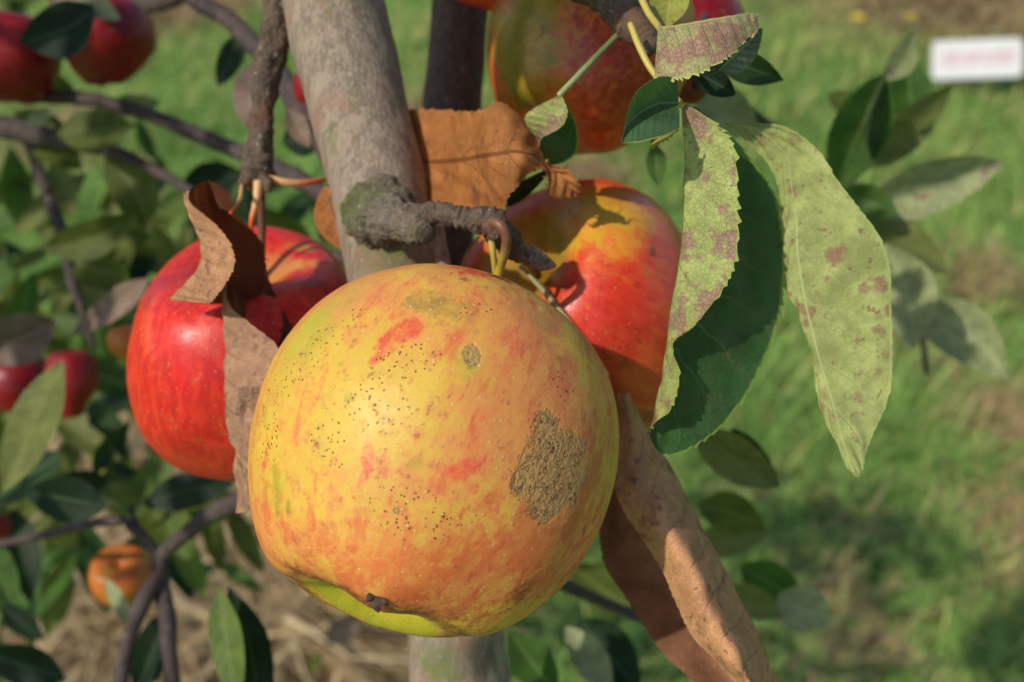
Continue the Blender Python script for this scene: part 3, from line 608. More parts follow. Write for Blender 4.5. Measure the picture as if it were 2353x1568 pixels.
tube('branch', [(2130, 860, .52, 6), (2090, 560, .50, 9), (2030, 470, .49, 10), (1960, 430, .48, 11), (1820, 330, .46, 13), (1700, 240, .42, 14), (1600, 140, .36, 15)], BK['twig'], tree, 14, 70, .12, 80, seed=16)

# ================================================================== APPLES IN FOCUS
GA = 'apples hanging around the stem'
A_main = apple_mat('yellow_blushed_apple_skin', (220, 180, 66), (220, 146, 76), (214, 100, 64), (192, 66, 52), .53, .47, .55, (212, 176, 66))
A_red = apple_mat('bright_red_apple_skin', (222, 130, 60), (230, 78, 50), (222, 44, 34), (186, 20, 30), .80, .36, .45, (214, 150, 60), 7.)
A_org = apple_mat('orange_red_striped_apple_skin', (216, 160, 44), (228, 92, 50), (214, 50, 38), (176, 34, 30), .6, .3, .4, (196, 160, 40), 8.)
A_dk = apple_mat('dark_red_apple_skin', (176, 140, 44), (212, 112, 50), (184, 54, 36), (140, 26, 24), .56, .3, .1, (130, 120, 30), 8.)
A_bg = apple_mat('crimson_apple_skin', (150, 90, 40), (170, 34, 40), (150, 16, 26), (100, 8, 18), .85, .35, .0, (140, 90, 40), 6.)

OL = [(980, 603), (900, 614), (800, 650), (700, 722), (640, 800), (592, 920), (571, 1040), (571, 1140), (585, 1220), (622, 1300), (690, 1355), (770, 1402), (850, 1440), (930, 1461), (1010, 1468), (1100, 1464), (1190, 1432), (1270, 1375), (1350, 1270), (1400, 1160), (1423, 1040), (1420, 950), (1398, 865), (1350, 775), (1280, 708), (1200, 658), (1100, 620)]
YG, OLV, DBR = (198, 196, 40), (146, 132, 58), (108, 44, 28)
PM = [  # x, y, rx, ry, rotation, colour, amount, softness
 (720, 740, 120, 85, 35, (190, 186, 50), .85, .8), (640, 870, 70, 130, 20, (206, 182, 52), .6, .8), (800, 690, 100, 40, 20, (176, 160, 60), .5, .7),
 (990, 720, 75, 50, -20, OLV, .75, .5), (1060, 745, 50, 40, 0, (166, 146, 66), .5, .6), (1200, 740, 90, 55, -30, (182, 142, 76), .7, .7), (1150, 690, 80, 30, -25, (170, 140, 60), .6, .7),
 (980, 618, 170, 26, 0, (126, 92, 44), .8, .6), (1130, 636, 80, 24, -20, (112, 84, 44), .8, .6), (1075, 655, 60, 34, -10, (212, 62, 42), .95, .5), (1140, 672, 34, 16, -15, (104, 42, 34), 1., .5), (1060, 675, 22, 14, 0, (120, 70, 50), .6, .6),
 (925, 770, 26, 60, -55, (218, 84, 54), .9, .3), (880, 815, 18, 45, -60, (220, 92, 60), .8, .4), (900, 735, 16, 14, 0, (220, 90, 60), .8, .4), (1200, 720, 12, 30, 8, (186, 72, 56), .8, .4),
 (840, 1045, 16, 48, -5, (222, 100, 66), .85, .4), (700, 930, 30, 45, -30, (224, 130, 66), .6, .6), (735, 870, 12, 40, -15, (222, 110, 60), .7, .5), (670, 980, 14, 70, -8, (222, 110, 62), .7, .5), (600, 1080, 16, 90, 0, (204, 92, 56), .7, .6),
 (1060, 1080, 55, 22, 20, (226, 84, 60), .85, .5), (1130, 1150, 24, 20, 0, (184, 44, 44), 1., .5), (1130, 1150, 60, 40, 0, (224, 110, 66), .6, .7), (1090, 1010, 26, 50, 0, (226, 112, 66), .6, .6), (1120, 960, 30, 40, 0, (226, 116, 70), .5, .7),
 (1180, 790, 30, 60, -10, (228, 112, 76), .7, .6), (1290, 860, 30, 60, 0, (214, 120, 76), .6, .7), (1340, 985, 12, 60, 8, (184, 66, 56), .9, .4), (1325, 1060, 14, 60, 5, (192, 84, 60), .7, .5), (1365, 850, 20, 70, 10, (206, 104, 60), .6, .6),
 (625, 1108, 20, 44, 8, (112, 104, 40), .95, .5), (635, 1165, 12, 28, 0, (96, 94, 40), .9, .5), (655, 1165, 10, 22, 0, (140, 128, 40), .8, .5), (625, 1110, 50, 80, 0, (200, 176, 46), .6, .7), (605, 1230, 10, 16, 0, (130, 140, 40), .7, .5), (600, 930, 20, 90, 5, (170, 120, 60), .5, .7),
 (800, 912, 14, 14, 0, (168, 148, 52), .8, .6), (960, 1072, 26, 16, 0, (186, 146, 54), .7, .6), (1272, 836, 15, 15, 0, (130, 112, 62), .9, .4), (1255, 856, 9, 9, 0, (140, 118, 62), .8, .4), (775, 835, 20, 12, 0, (184, 160, 50), .7, .6), (720, 980, 10, 10, 0, (150, 120, 60), .6, .6), (910, 1177, 9, 9, 0, (130, 120, 50), .9, .5),
 (1080, 850, 44, 46, 0, (190, 168, 64), .8, .6), (1320, 1200, 40, 50, 30, (150, 110, 40), .8, .6), (1282, 1220, 12, 16, 0, (120, 108, 44), .8, .4), (1343, 1222, 8, 14, -15, (70, 66, 30), .9, .4),
 (1240, 1400, 70, 70, -35, (128, 54, 28), .95, .7), (1200, 1360, 34, 80, -40, (104, 38, 24), .9, .6), (1290, 1340, 60, 60, -40, (178, 86, 40), .8, .8), (1180, 1440, 90, 24, 10, (120, 60, 34), .7, .7),  # dark brown-red lower right, partly shade painted into the skin
 (1000, 1300, 330, 90, 0, (214, 112, 56), .75, .9), (1250, 1230, 130, 130, 0, (206, 120, 56), .6, .9), (1300, 1000, 90, 220, 0, (214, 128, 66), .6, .9), (1000, 1420, 200, 50, -5, (170, 84, 46), .7, .8),  # lower blush, deepened to hold the underside's shade too
 (720, 1345, 90, 16, -28, (140, 50, 36), .95, .6), (660, 1290, 50, 24, -40, (196, 96, 50), .8, .7), (800, 1352, 40, 10, -10, (86, 70, 36), .9, .5), (880, 1300, 130, 34, -12, (220, 118, 56), .7, .8), (1000, 1370, 110, 24, -18, (196, 98, 50), .7, .8),
 (1070, 1290, 80, 40, 10, (216, 104, 52), .7, .7), (900, 1230, 120, 40, 0, (228, 138, 62), .6, .8),
 (860, 1240, 60, 40, 0, (226, 150, 62), .5, .8)]
MM = [(960, 1190, 130, 70, -8, 1, .5, .8), (760, 930, 180, 160, 0, 1, .16, .8), (700, 820, 110, 55, 30, 1, 1., .5), (930, 830, 75, 42, 10, 1, .9, .5), (865, 925, 68, 70, 60, 1, 1., .5), (745, 1015, 52, 52, 30, 1, 1., .5), (945, 1175, 90, 52, -10, 1, .85, .5), (605, 960, 40, 120, 0, 1, .9, .3), (1285, 890, 34, 46, -20, 1, .8, .3), (1085, 735, 34, 26, 0, 1, .75, .3), (800, 735, 50, 22, 40, 1, .7, .3),
 (1282, 1085, 100, 100, 0, 2, 1.5, .55), (1262, 990, 40, 56, 0, 2, 1.1, .6), (1222, 1110, 44, 44, 0, 2, 1., .5), (1265, 1160, 60, 50, 0, 2, 1., .5), (1083, 824, 22, 27, 0, 2, 1.2, .35),
 (720, 760, 130, 90, 30, 3, .8, .8), (720, 860, 150, 200, 0, 0, -.10, .9), (880, 900, 160, 120, 20, 0, -.06, .8), (1050, 1340, 420, 150, 0, 0, .12, .9), (1300, 1150, 170, 320, 0, 0, .07, .9), (1200, 850, 160, 200, 0, 0, .05, .9), (1050, 1080, 120, 60, 10, 0, .06, .9), (620, 1260, 60, 140, 0, 0, .12, .9)]
def main_bulge(V, c, r):
    # a fold of flesh hangs below and behind the calyx basin
    q = (V - c) / r; lx, ly, lz = q @ RT, q @ UP, -(q @ FW)
    return V
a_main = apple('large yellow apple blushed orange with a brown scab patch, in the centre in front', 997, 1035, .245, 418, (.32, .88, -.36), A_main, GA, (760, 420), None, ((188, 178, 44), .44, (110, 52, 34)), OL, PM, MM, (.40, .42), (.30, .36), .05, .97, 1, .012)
calyx(a_main[0], a_main[1], a_main[2], a_main[3], .70, .9)
fr_ = [o for o in a_main[0].children if o.name.startswith('fruit')][0]
def surf(root, x, y, rr=10):          # nearest skin point in that direction
    me = fr_; co = np.zeros(len(me.data.vertices) * 3); me.data.vertices.foreach_get('co', co)
    Mx = FRM[root.name]
    Vv = co.reshape(-1, 3) @ Mx[:3, :3].T + Mx[:3, 3]; px, py, d = proj(Vv); ok = np.hypot(px - x, py - y) < rr
    return Vv[ok][np.argmin(d[ok])] if ok.any() else None
def sepal(x, y, dx, dy, L, wd):
    p = surf(a_main[0], x, y)
    if p is None: return
    d = dx * RT - dy * UP - .25 * FW; d /= np.linalg.norm(d); sd_ = np.cross(d, FW); sd_ /= np.linalg.norm(sd_); V = []
    for q, k in ((-.2, .8), (.15, 1.), (.45, .75), (.75, .5), (1., .08)):
        c = p + d * L * q - FW * .0006 * (1 + math.sin(4 * q)); V += [c - sd_ * wd * k, c - FW * .0004, c + sd_ * wd * k]
    F = [(3 * i + e, 3 * i + e + 1, 3 * i + e + 4, 3 * i + e + 3) for i in range(4) for e in (0, 1)]
    meshobj('sepal', np.array(V), F, CALM, a_main[0])
sepal(864, 1384, .25, 1, .0030, .0013); sepal(850, 1376, -.5, 1, .0016, .0008); sepal(880, 1386, .8, .6, .0018, .0007)
tube('stem', [(1128, 508, .249, 12), (1150, 518, .247, 13), (1163, 545, .2475, 12), (1160, 580, .250, 11), (1150, 615, .2535, 10), (1140, 650, .257, 11), (1130, 700, .262, 12)], ST['two'], a_main[0], 14, 50, .1, 300)
tube('stem', [(1122, 528, .2535, 8), (1130, 560, .254, 8), (1135, 600, .2555, 7), (1140, 640, .258, 8)], ST['yellow'], a_main[0], 12, 30, .1, 300)

PL = [(560, 640, 70, 40, 0, (200, 60, 70), .6, .7), (345, 640, 50, 70, 30, (176, 44, 66), .9, .7), (640, 560, 110, 32, -5, (206, 150, 70), .95, .5), (700, 560, 40, 18, -10, (190, 150, 60), .8, .6), (690, 640, 130, 60, 0, (120, 10, 30), .8, .7),  # dark magenta patch right of the stem paints the shade cast there
      (340, 760, 26, 110, 12, (240, 96, 58), .8, .7), (420, 860, 30, 90, 0, (226, 24, 34), .8, .6), (480, 760, 50, 70, 0, (232, 92, 78), .7, .7), (560, 720, 40, 60, 0, (226, 80, 70), .6, .7), (430, 1060, 120, 30, -15, (214, 78, 48), .7, .8), (400, 950, 8, 20, 0, (120, 60, 40), .6, .5), (470, 930, 60, 30, 0, (190, 60, 44), .5, .7), (520, 1040, 30, 20, 0, (160, 60, 40), .6, .6), (330, 690, 16, 40, 20, (150, 40, 50), .7, .6)]  # pinkish patches paint a sheen into the skin
OLL = [(545, 530), (470, 543), (400, 585), (345, 660), (308, 760), (292, 850), (300, 930), (330, 1010), (375, 1058), (440, 1090), (520, 1108), (600, 1105), (680, 1080), (740, 1020), (790, 940), (820, 850), (825, 760), (820, 690), (795, 620), (745, 560), (680, 530), (610, 518)]
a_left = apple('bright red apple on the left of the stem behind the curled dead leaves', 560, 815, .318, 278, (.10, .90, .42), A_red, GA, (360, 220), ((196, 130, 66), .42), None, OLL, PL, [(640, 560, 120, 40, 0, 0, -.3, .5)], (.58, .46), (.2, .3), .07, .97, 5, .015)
tube('stem', [(600, 425, .304, 9), (601, 480, .306, 9), (602, 540, .308, 9), (600, 600, .310, 9), (598, 650, .314, 10)], ST['brown'], a_left[0], 14, 40, .08, 300)

PR = [(1330, 460, 130, 60, -10, (176, 136, 36), .9, .7), (1230, 480, 80, 90, 0, (170, 130, 34), .9, .7), (1300, 540, 60, 40, -20, (216, 160, 40), .8, .6), (1420, 560, 90, 60, -20, (230, 128, 52), .6, .8), (1490, 587, 15, 15, 0, (110, 62, 30), .95, .5), (1300, 660, 24, 14, 0, (110, 40, 30), .9, .6), (1430, 830, 16, 10, 0, (110, 60, 30), .9, .5),
      (1360, 730, 90, 60, -20, (232, 70, 56), .8, .7), (1440, 700, 80, 60, 0, (230, 60, 44), .7, .7), (1460, 860, 60, 50, 0, (222, 104, 46), .7, .7), (1470, 940, 70, 50, 0, (120, 20, 20), .8, .7), (1180, 620, 110, 90, 0, (124, 40, 26), .7, .7), (1450, 440, 90, 30, -25, (224, 130, 60), .6, .7), (1550, 620, 40, 90, 0, (216, 60, 50), .7, .7)]  # dark red patch over the stem hollow paints in its shade
OLR = [(1390, 409), (1300, 420), (1200, 455), (1120, 520), (1065, 590), (1052, 700), (1090, 820), (1180, 920), (1300, 985), (1400, 1000), (1490, 988), (1560, 930), (1600, 840), (1615, 740), (1605, 640), (1570, 545), (1500, 455)]
a_right = apple('orange and red streaked apple on the right showing its deep stem hollow', 1330, 705, .318, 290, (-.60, .37, .70), A_org, GA, (360, 220), ((150, 130, 40), .50), None, OLR, PR, [(1300, 500, 160, 100, 0, 0, -.18, .7), (1400, 720, 140, 110, 0, 0, .12, .8)], (.52, .38), (.2, .3), .06, 1.0, 9, .02)
tube('stem', [(1175, 575, .262, 9), (1205, 600, .268, 9), (1225, 618, .280, 10), (1235, 632, .296, 11)], ST['brown'], a_right[0], 12, 30, .1, 300)

PU = [(1180, 130, 60, 110, 0, (118, 112, 26), .9, .7), (1260, 260, 40, 90, -25, (226, 150, 50), .9, .6), (1330, 120, 40, 120, 0, (150, 46, 40), .7, .8), (1450, 200, 90, 110, 0, (140, 22, 18), .8, .8), (1400, 290, 60, 30, 0, (170, 90, 30), .7, .7), (1245, 70, 12, 16, 0, (80, 60, 30), .8, .6)]  # bright diagonal streak is sunlight painted onto the skin
a_up = apple('shaded olive and red apple at the top, just right of the rear stem', 1350, 110, .325, 236, (.35, .88, -.30), A_dk, GA, (260, 160), None, None, None, PU, [(1190, 120, 90, 160, 0, 0, -.35, .7), (1450, 150, 120, 160, 0, 0, .15, .7)], (.4, .4), (.2, .3), .07, 1.0, 4)
tube('stem', [(1425, 0, .30, 9), (1440, -60, .32, 9), (1420, -120, .33, 9)], ST['brown'], a_up[0], 10, 16, .1, 300)
apple('dark red apple half hidden behind the olive and red one', 1560, 95, .40, 150, (.1, .95, -.2), A_bg, GA, (160, 100), seed=3)
apple('yellowish underside of an apple cut off by the top edge above the rear stem', 1130, -128, .33, 150, (.1, .95, -.1), A_org, GA, (160, 100), None, None, None, [(1130, -20, 130, 60, 0, (190, 140, 50), .8, .7)], seed=6)

# ================================================================== BLURRED APPLES
GB = 'out of focus apples in the background'
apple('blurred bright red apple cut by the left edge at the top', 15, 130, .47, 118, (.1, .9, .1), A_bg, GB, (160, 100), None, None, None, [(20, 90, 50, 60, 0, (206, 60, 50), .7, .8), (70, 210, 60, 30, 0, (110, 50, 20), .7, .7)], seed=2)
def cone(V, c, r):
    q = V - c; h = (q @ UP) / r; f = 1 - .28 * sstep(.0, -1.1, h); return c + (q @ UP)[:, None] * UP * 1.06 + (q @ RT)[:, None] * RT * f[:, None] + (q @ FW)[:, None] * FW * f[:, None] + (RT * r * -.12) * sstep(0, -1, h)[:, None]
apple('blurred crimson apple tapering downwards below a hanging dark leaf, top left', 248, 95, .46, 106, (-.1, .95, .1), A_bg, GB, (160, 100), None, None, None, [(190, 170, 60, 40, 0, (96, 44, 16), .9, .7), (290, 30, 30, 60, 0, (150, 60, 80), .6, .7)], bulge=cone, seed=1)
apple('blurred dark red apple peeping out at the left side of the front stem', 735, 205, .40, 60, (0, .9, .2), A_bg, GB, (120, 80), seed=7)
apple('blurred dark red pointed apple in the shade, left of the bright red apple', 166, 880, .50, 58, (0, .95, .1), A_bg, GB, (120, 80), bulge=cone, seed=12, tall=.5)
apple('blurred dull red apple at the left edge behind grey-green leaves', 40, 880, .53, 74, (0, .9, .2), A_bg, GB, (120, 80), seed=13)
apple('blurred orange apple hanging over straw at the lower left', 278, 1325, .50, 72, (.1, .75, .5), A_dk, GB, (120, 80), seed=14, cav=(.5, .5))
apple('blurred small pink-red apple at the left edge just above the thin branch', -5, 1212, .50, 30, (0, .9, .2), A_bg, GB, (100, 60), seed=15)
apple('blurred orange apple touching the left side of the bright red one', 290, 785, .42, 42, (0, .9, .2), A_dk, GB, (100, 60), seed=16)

# ================================================================== LEAVES IN FOCUS
thing_leaf('pale leaf with purple blotches hanging sideways, lower edge toothed', 'leaf',
 [[(1514, 76, .240), (1512, 62, .232), (1503, 180, .236)], [(1562, 74, .242), (1560, 58, .232), (1546, 184, .233)], [(1622, 66, .244), (1620, 47, .231), (1604, 172, .230)], [(1682, 54, .242), (1680, 36, .232), (1672, 134, .230)], [(1716, 44, .240), (1718, 30, .234), (1712, 96, .233)], [(1742, 40, .238), (1742, 33, .236), (1743, 70, .236)]],
 'blotch', flip=True, teeth=20, tooth=.10, edges=(0, 1), wr=.0009, pet=[(1466, -20, .25, 8), (1490, 30, .244, 8), (1512, 60, .237, 8), (1520, 75, .234, 6)], petm='yellow', sharp=.2, seed=3, n=240)
thing_leaf('small folded dark green leaf with a yellow toothed rim, beside the yellow stalk', 'leaf',
 [[(1556, 178, .234), (1560, 235, .238), (1562, 296, .231)], [(1512, 177, .229), (1512, 238, .236), (1526, 312, .227)], [(1470, 204, .226), (1466, 262, .232), (1482, 324, .224)], [(1444, 250, .225), (1442, 288, .228), (1450, 328, .224)], [(1430, 322, .225), (1430, 326, .225), (1431, 329, .225)]],
 'tip', flip=True, teeth=22, tooth=.05, wr=.0006, sharp=.35, seed=5, n=200)
thing_leaf('curled yellow-green leaf scrap under the small folded leaf', 'leaf',
 [[(1566, 292, .229), (1560, 300, .228), (1552, 306, .230)], [(1545, 300, .227), (1540, 312, .225), (1536, 322, .229)], [(1520, 312, .226), (1515, 324, .224), (1512, 334, .229)], [(1494, 322, .227), (1496, 334, .226), (1500, 346, .231)]],
 'yell', teeth=8, tooth=.3, wr=.0008, n=80, mm=12)
thing_leaf('long leaf folded along its rib, pale spotted half before its dark green half', 'leaf',
 [[(1590, 246, 0.2398), (1566, 240, 0.2422), (1600, 246, 0.2458)],
  [(1655, 292, 0.2368), (1568, 310, 0.2422), (1700, 330, 0.2518)],
  [(1690, 345, 0.2356), (1571, 400, 0.2422), (1752, 400, 0.2554)],
  [(1697, 430, 0.2344), (1572, 490, 0.2416), (1788, 470, 0.2578)],
  [(1698, 530, 0.2338), (1566, 580, 0.2410), (1802, 560, 0.2584)],
  [(1690, 610, 0.2332), (1552, 650, 0.2410), (1801, 640, 0.2578)],
  [(1662, 672, 0.2332), (1540, 710, 0.2410), (1790, 720, 0.2566)],
  [(1602, 745, 0.2338), (1530, 780, 0.2416), (1762, 820, 0.2542)],
  [(1548, 792, 0.2350), (1520, 850, 0.2422), (1716, 912, 0.2518)],
  [(1560, 872, 0.2350), (1510, 915, 0.2434), (1655, 985, 0.2494)],
  [(1540, 942, 0.2368), (1502, 962, 0.2446), (1585, 1032, 0.2482)],
  [(1497, 985, 0.2422), (1495, 992, 0.2452), (1530, 1046, 0.2476)],
  [(1492, 995, 0.2452), (1492, 1002, 0.2458), (1505, 1030, 0.2470)]],
 'fold', flip=True, teeth=30, tooth=.085, wr=.0013, sharp=.55, seed=2, n=420, mm=40, pet=[(1448, 55, .248, 7), (1470, 110, .245, 8), (1500, 165, .243, 8), (1545, 215, .241, 8), (1568, 245, .240, 7)], petm='yellow')
thing_leaf('large pale green leaf with brown flecks hanging tip down, right of the folded leaf', 'leaf',
 [[(1660, 284, 0.2537), (1672, 283, 0.2537), (1690, 281, 0.2542)],
  [(1710, 320, 0.2555), (1740, 300, 0.2537), (1800, 290, 0.2528)],
  [(1765, 380, 0.2573), (1800, 350, 0.2542), (1880, 345, 0.2519)],
  [(1788, 450, 0.2582), (1815, 420, 0.2546), (1925, 415, 0.2515)],
  [(1792, 530, 0.2591), (1828, 500, 0.2551), (1975, 480, 0.2515)],
  [(1792, 600, 0.2596), (1832, 590, 0.2555), (2022, 545, 0.2524)],
  [(1798, 650, 0.2591), (1846, 680, 0.2555), (2044, 620, 0.2537)],
  [(1834, 710, 0.2582), (1864, 760, 0.2551), (2046, 710, 0.2542)],
  [(1860, 800, 0.2573), (1886, 840, 0.2542), (2050, 800, 0.2537)],
  [(1874, 890, 0.2560), (1910, 920, 0.2528), (2044, 895, 0.2528)],
  [(1896, 970, 0.2542), (1932, 1000, 0.2515), (2018, 970, 0.2515)],
  [(1930, 1035, 0.2524), (1948, 1050, 0.2506), (1990, 1035, 0.2510)],
  [(1950, 1080, 0.2510), (1962, 1086, 0.2506), (1980, 1078, 0.2506)],
  [(1962, 1096, 0.2506), (1966, 1097, 0.2506), (1970, 1095, 0.2506)]],
 'pale2', flip=False, teeth=38, tooth=.05, wr=.0018, rib=.2, sharp=.4, seed=8, n=320, mm=36)
thing_leaf('crisp orange-brown dead leaf between the two stems and the apples, its tip curled red', 'dead leaf',
 [[(925, 254, .306), (950, 372, .304), (975, 468, .300)],
  [(1000, 252, .296), (1030, 372, .291), (1052, 474, .288)],
  [(1060, 256, .282), (1095, 362, .274), (1118, 482, .274)],
  [(1105, 252, .270), (1130, 356, .2595), (1158, 484, .264)],
  [(1150, 232, .268), (1178, 348, .2565), (1176, 440, .260)],
  [(1196, 264, .268), (1212, 352, .2565), (1204, 402, .260)],
  [(1226, 312, .268), (1238, 368, .262), (1236, 392, .261)],
  [(1254, 368, .264), (1266, 386, .266), (1250, 406, .262)],
  [(1306, 382, .262), (1298, 408, .266), (1256, 440, .264)],
  [(1336, 410, .262), (1316, 430, .267), (1276, 452, .266)],
  [(1340, 444, .270), (1326, 448, .268), (1306, 450, .268)]],
 'brown', flip=True, teeth=26, tooth=.045, wr=.0024, rib=.1, wscale=60, sharp=.35, seed=4, n=260, mm=36)
thing_leaf('twisted dead leaf with a tan lit face, above the bright red apple', 'dead leaf',
 [[(436, 438, .266), (428, 440, .268), (478, 414, .274), (526, 440, .270)],
  [(440, 466, .260), (425, 460, .264), (484, 470, .278), (538, 480, .272)],
  [(494, 512, .257), (438, 510, .262), (505, 520, .276), (566, 515, .276)],
  [(528, 556, .256), (455, 556, .262), (530, 560, .276), (602, 560, .281)],
  [(541, 600, .256), (456, 602, .263), (530, 606, .277), (612, 612, .283)],
  [(526, 642, .257), (426, 646, .265), (520, 650, .278), (606, 656, .284)],
  [(498, 682, .258), (398, 676, .268), (500, 690, .279), (588, 684, .284)],
  [(482, 698, .260), (388, 690, .270), (470, 698, .278), (540, 700, .282)]],
 'tan', flip=True, teeth=20, tooth=.035, wr=.0008, sharp=.45, seed=6, n=220, mm=36, pet=[(556, 426, .299, 4), (552, 455, .290, 5), (540, 476, .276, 4), (530, 490, .268, 4)], petm='orange')
thing_leaf('crumpled dusty brown dead leaf between the bright red apple and the large apple', 'dead leaf',
 [[(520, 640, .277), (512, 634, .280), (560, 612, .284), (606, 600, .288)],
  [(518, 694, .273), (508, 694, .276), (575, 680, .284), (632, 676, .286)],
  [(574, 742, .269), (509, 750, .273), (590, 735, .283), (658, 728, .284)],
  [(640, 800, .262), (511, 815, .270), (600, 790, .282), (678, 776, .281)],
  [(636, 860, .257), (512, 880, .268), (590, 860, .280), (670, 850, .277)],
  [(612, 930, .256), (515, 945, .266), (570, 940, .276), (640, 930, .273)],
  [(598, 1000, .257), (528, 1006, .265), (545, 1010, .272), (560, 1010, .274)],
  [(590, 1060, .258), (552, 1056, .263), (545, 1070, .269), (533, 1068, .274)],
  [(586, 1112, .259), (568, 1104, .263), (556, 1118, .267), (538, 1130, .274)],
  [(586, 1170, .262), (578, 1172, .264), (562, 1178, .267), (542, 1180, .272)]],
 'dust', flip=True, teeth=24, tooth=.03, wr=.0016, wscale=90, sharp=.4, seed=9, n=240, mm=36)
thing_leaf('large rolled dead leaf pointing down to the right from under the large apple', 'dead leaf',
 [[(1390, 960, .285), (1410, 930, .287), (1440, 900, .282), (1440, 905, 0.2680), (1418, 905, .270)],
  [(1395, 1040, .285), (1430, 1010, .288), (1500, 1005, .282), (1470, 1030, 0.2620), (1418, 1050, .262)],
  [(1385, 1120, .285), (1440, 1100, .289), (1548, 1090, .280), (1490, 1115, 0.2580), (1416, 1130, .260)],
  [(1378, 1220, .284), (1450, 1200, .289), (1605, 1195, .278), (1540, 1210, 0.2530), (1462, 1215, .258)],
  [(1390, 1300, .283), (1490, 1280, .288), (1650, 1275, .275), (1590, 1290, 0.2490), (1515, 1300, .256)],
  [(1435, 1370, .281), (1540, 1360, .286), (1690, 1370, .272), (1625, 1375, 0.2460), (1555, 1385, .253)],
  [(1480, 1440, .278), (1600, 1440, .282), (1728, 1450, .270), (1665, 1455, 0.2430), (1590, 1455, .252)],
  [(1530, 1510, .275), (1650, 1520, .278), (1762, 1525, .266), (1705, 1530, 0.2410), (1650, 1520, .249)],
  [(1600, 1580, .271), (1700, 1600, .273), (1790, 1610, .262), (1750, 1610, 0.2400), (1705, 1600, .246)],
  [(1690, 1660, .265), (1760, 1690, .267), (1810, 1700, .258), (1790, 1690, 0.2420), (1760, 1680, .246)]],
 'roll', flip=True, teeth=40, tooth=.014, wr=.0016, wscale=60, sharp=.15, seed=7, n=280, mm=56)
thing_leaf('small folded pale leaf with a near black half, on a green stalk', 'leaf',
 [[(1290, 220, .258), (1284, 219, .259), (1294, 222, .261)],
  [(1300, 240, .255), (1240, 240, .259), (1312, 258, .267)],
  [(1303, 262, .254), (1206, 264, .260), (1326, 300, .272)],
  [(1292, 288, .255), (1208, 288, .262), (1324, 346, .274)],
  [(1262, 308, .257), (1228, 312, .264), (1296, 372, .274)],
  [(1246, 318, .260), (1236, 330, .267), (1258, 378, .273)],
  [(1240, 340, .266), (1238, 350, .270), (1242, 362, .272)]],
 'fold', flip=True, teeth=16, tooth=.04, wr=.0006, sharp=.6, seed=11, n=160, mm=30, pet=[(1428, 72, .262, 7), (1380, 120, .261, 7), (1330, 172, .259, 7), (1284, 220, .258, 7)], petm='green')
soft_leaf('narrow brown dead leaf behind the left side of the front stem', (745, 428, .300), (800, 580, .296), 95, LM['brown'], roll=.4, seed=3, flip=True, cat='dead leaf', fold=.5)
soft_leaf('narrow dark leaf behind the curled tip of the orange-brown dead leaf', (1140, 480, .300), (1262, 392, .280), 40, LM['deep'], roll=.3, seed=5, flip=True)
soft_leaf('dark green leaf behind the purple blotched one, pointing up right', (1640, 175, .262), (1752, 66, .262), 80, LM['deep'], seed=2, teeth=14)
soft_leaf('bluish dark leaf pointing right beneath the purple blotched leaf', (1640, 130, .27), (1800, 184, .28), 78, LM['dark'], seed=4, roll=.3)
soft_leaf('small near black leaf hanging below the purple blotched leaf', (1600, 165, .262), (1690, 218, .262), 62, LM['deep'], seed=6)
soft_leaf('yellow-green leaf cut off by the top edge above the purple blotched leaf', (1545, -60, .26), (1530, 62, .254), 92, LM['yell'], seed=7, flip=True)
thing_leaf('thin pale stalk crossing the stem hollow of the right apple', 'stalk',
 [[(1390, 858, .272), (1392, 860, .272), (1394, 862, .272)], [(1396, 862, .272), (1398, 864, .272), (1399, 866, .272)]], 'pale', n=6, mm=4, name='leaf_stalk', pet=[(1196, 612, .278, 6), (1250, 670, .276, 7), (1300, 732, .274, 8), (1345, 790, .274, 7), (1395, 862, .274, 6)], petm='straw')

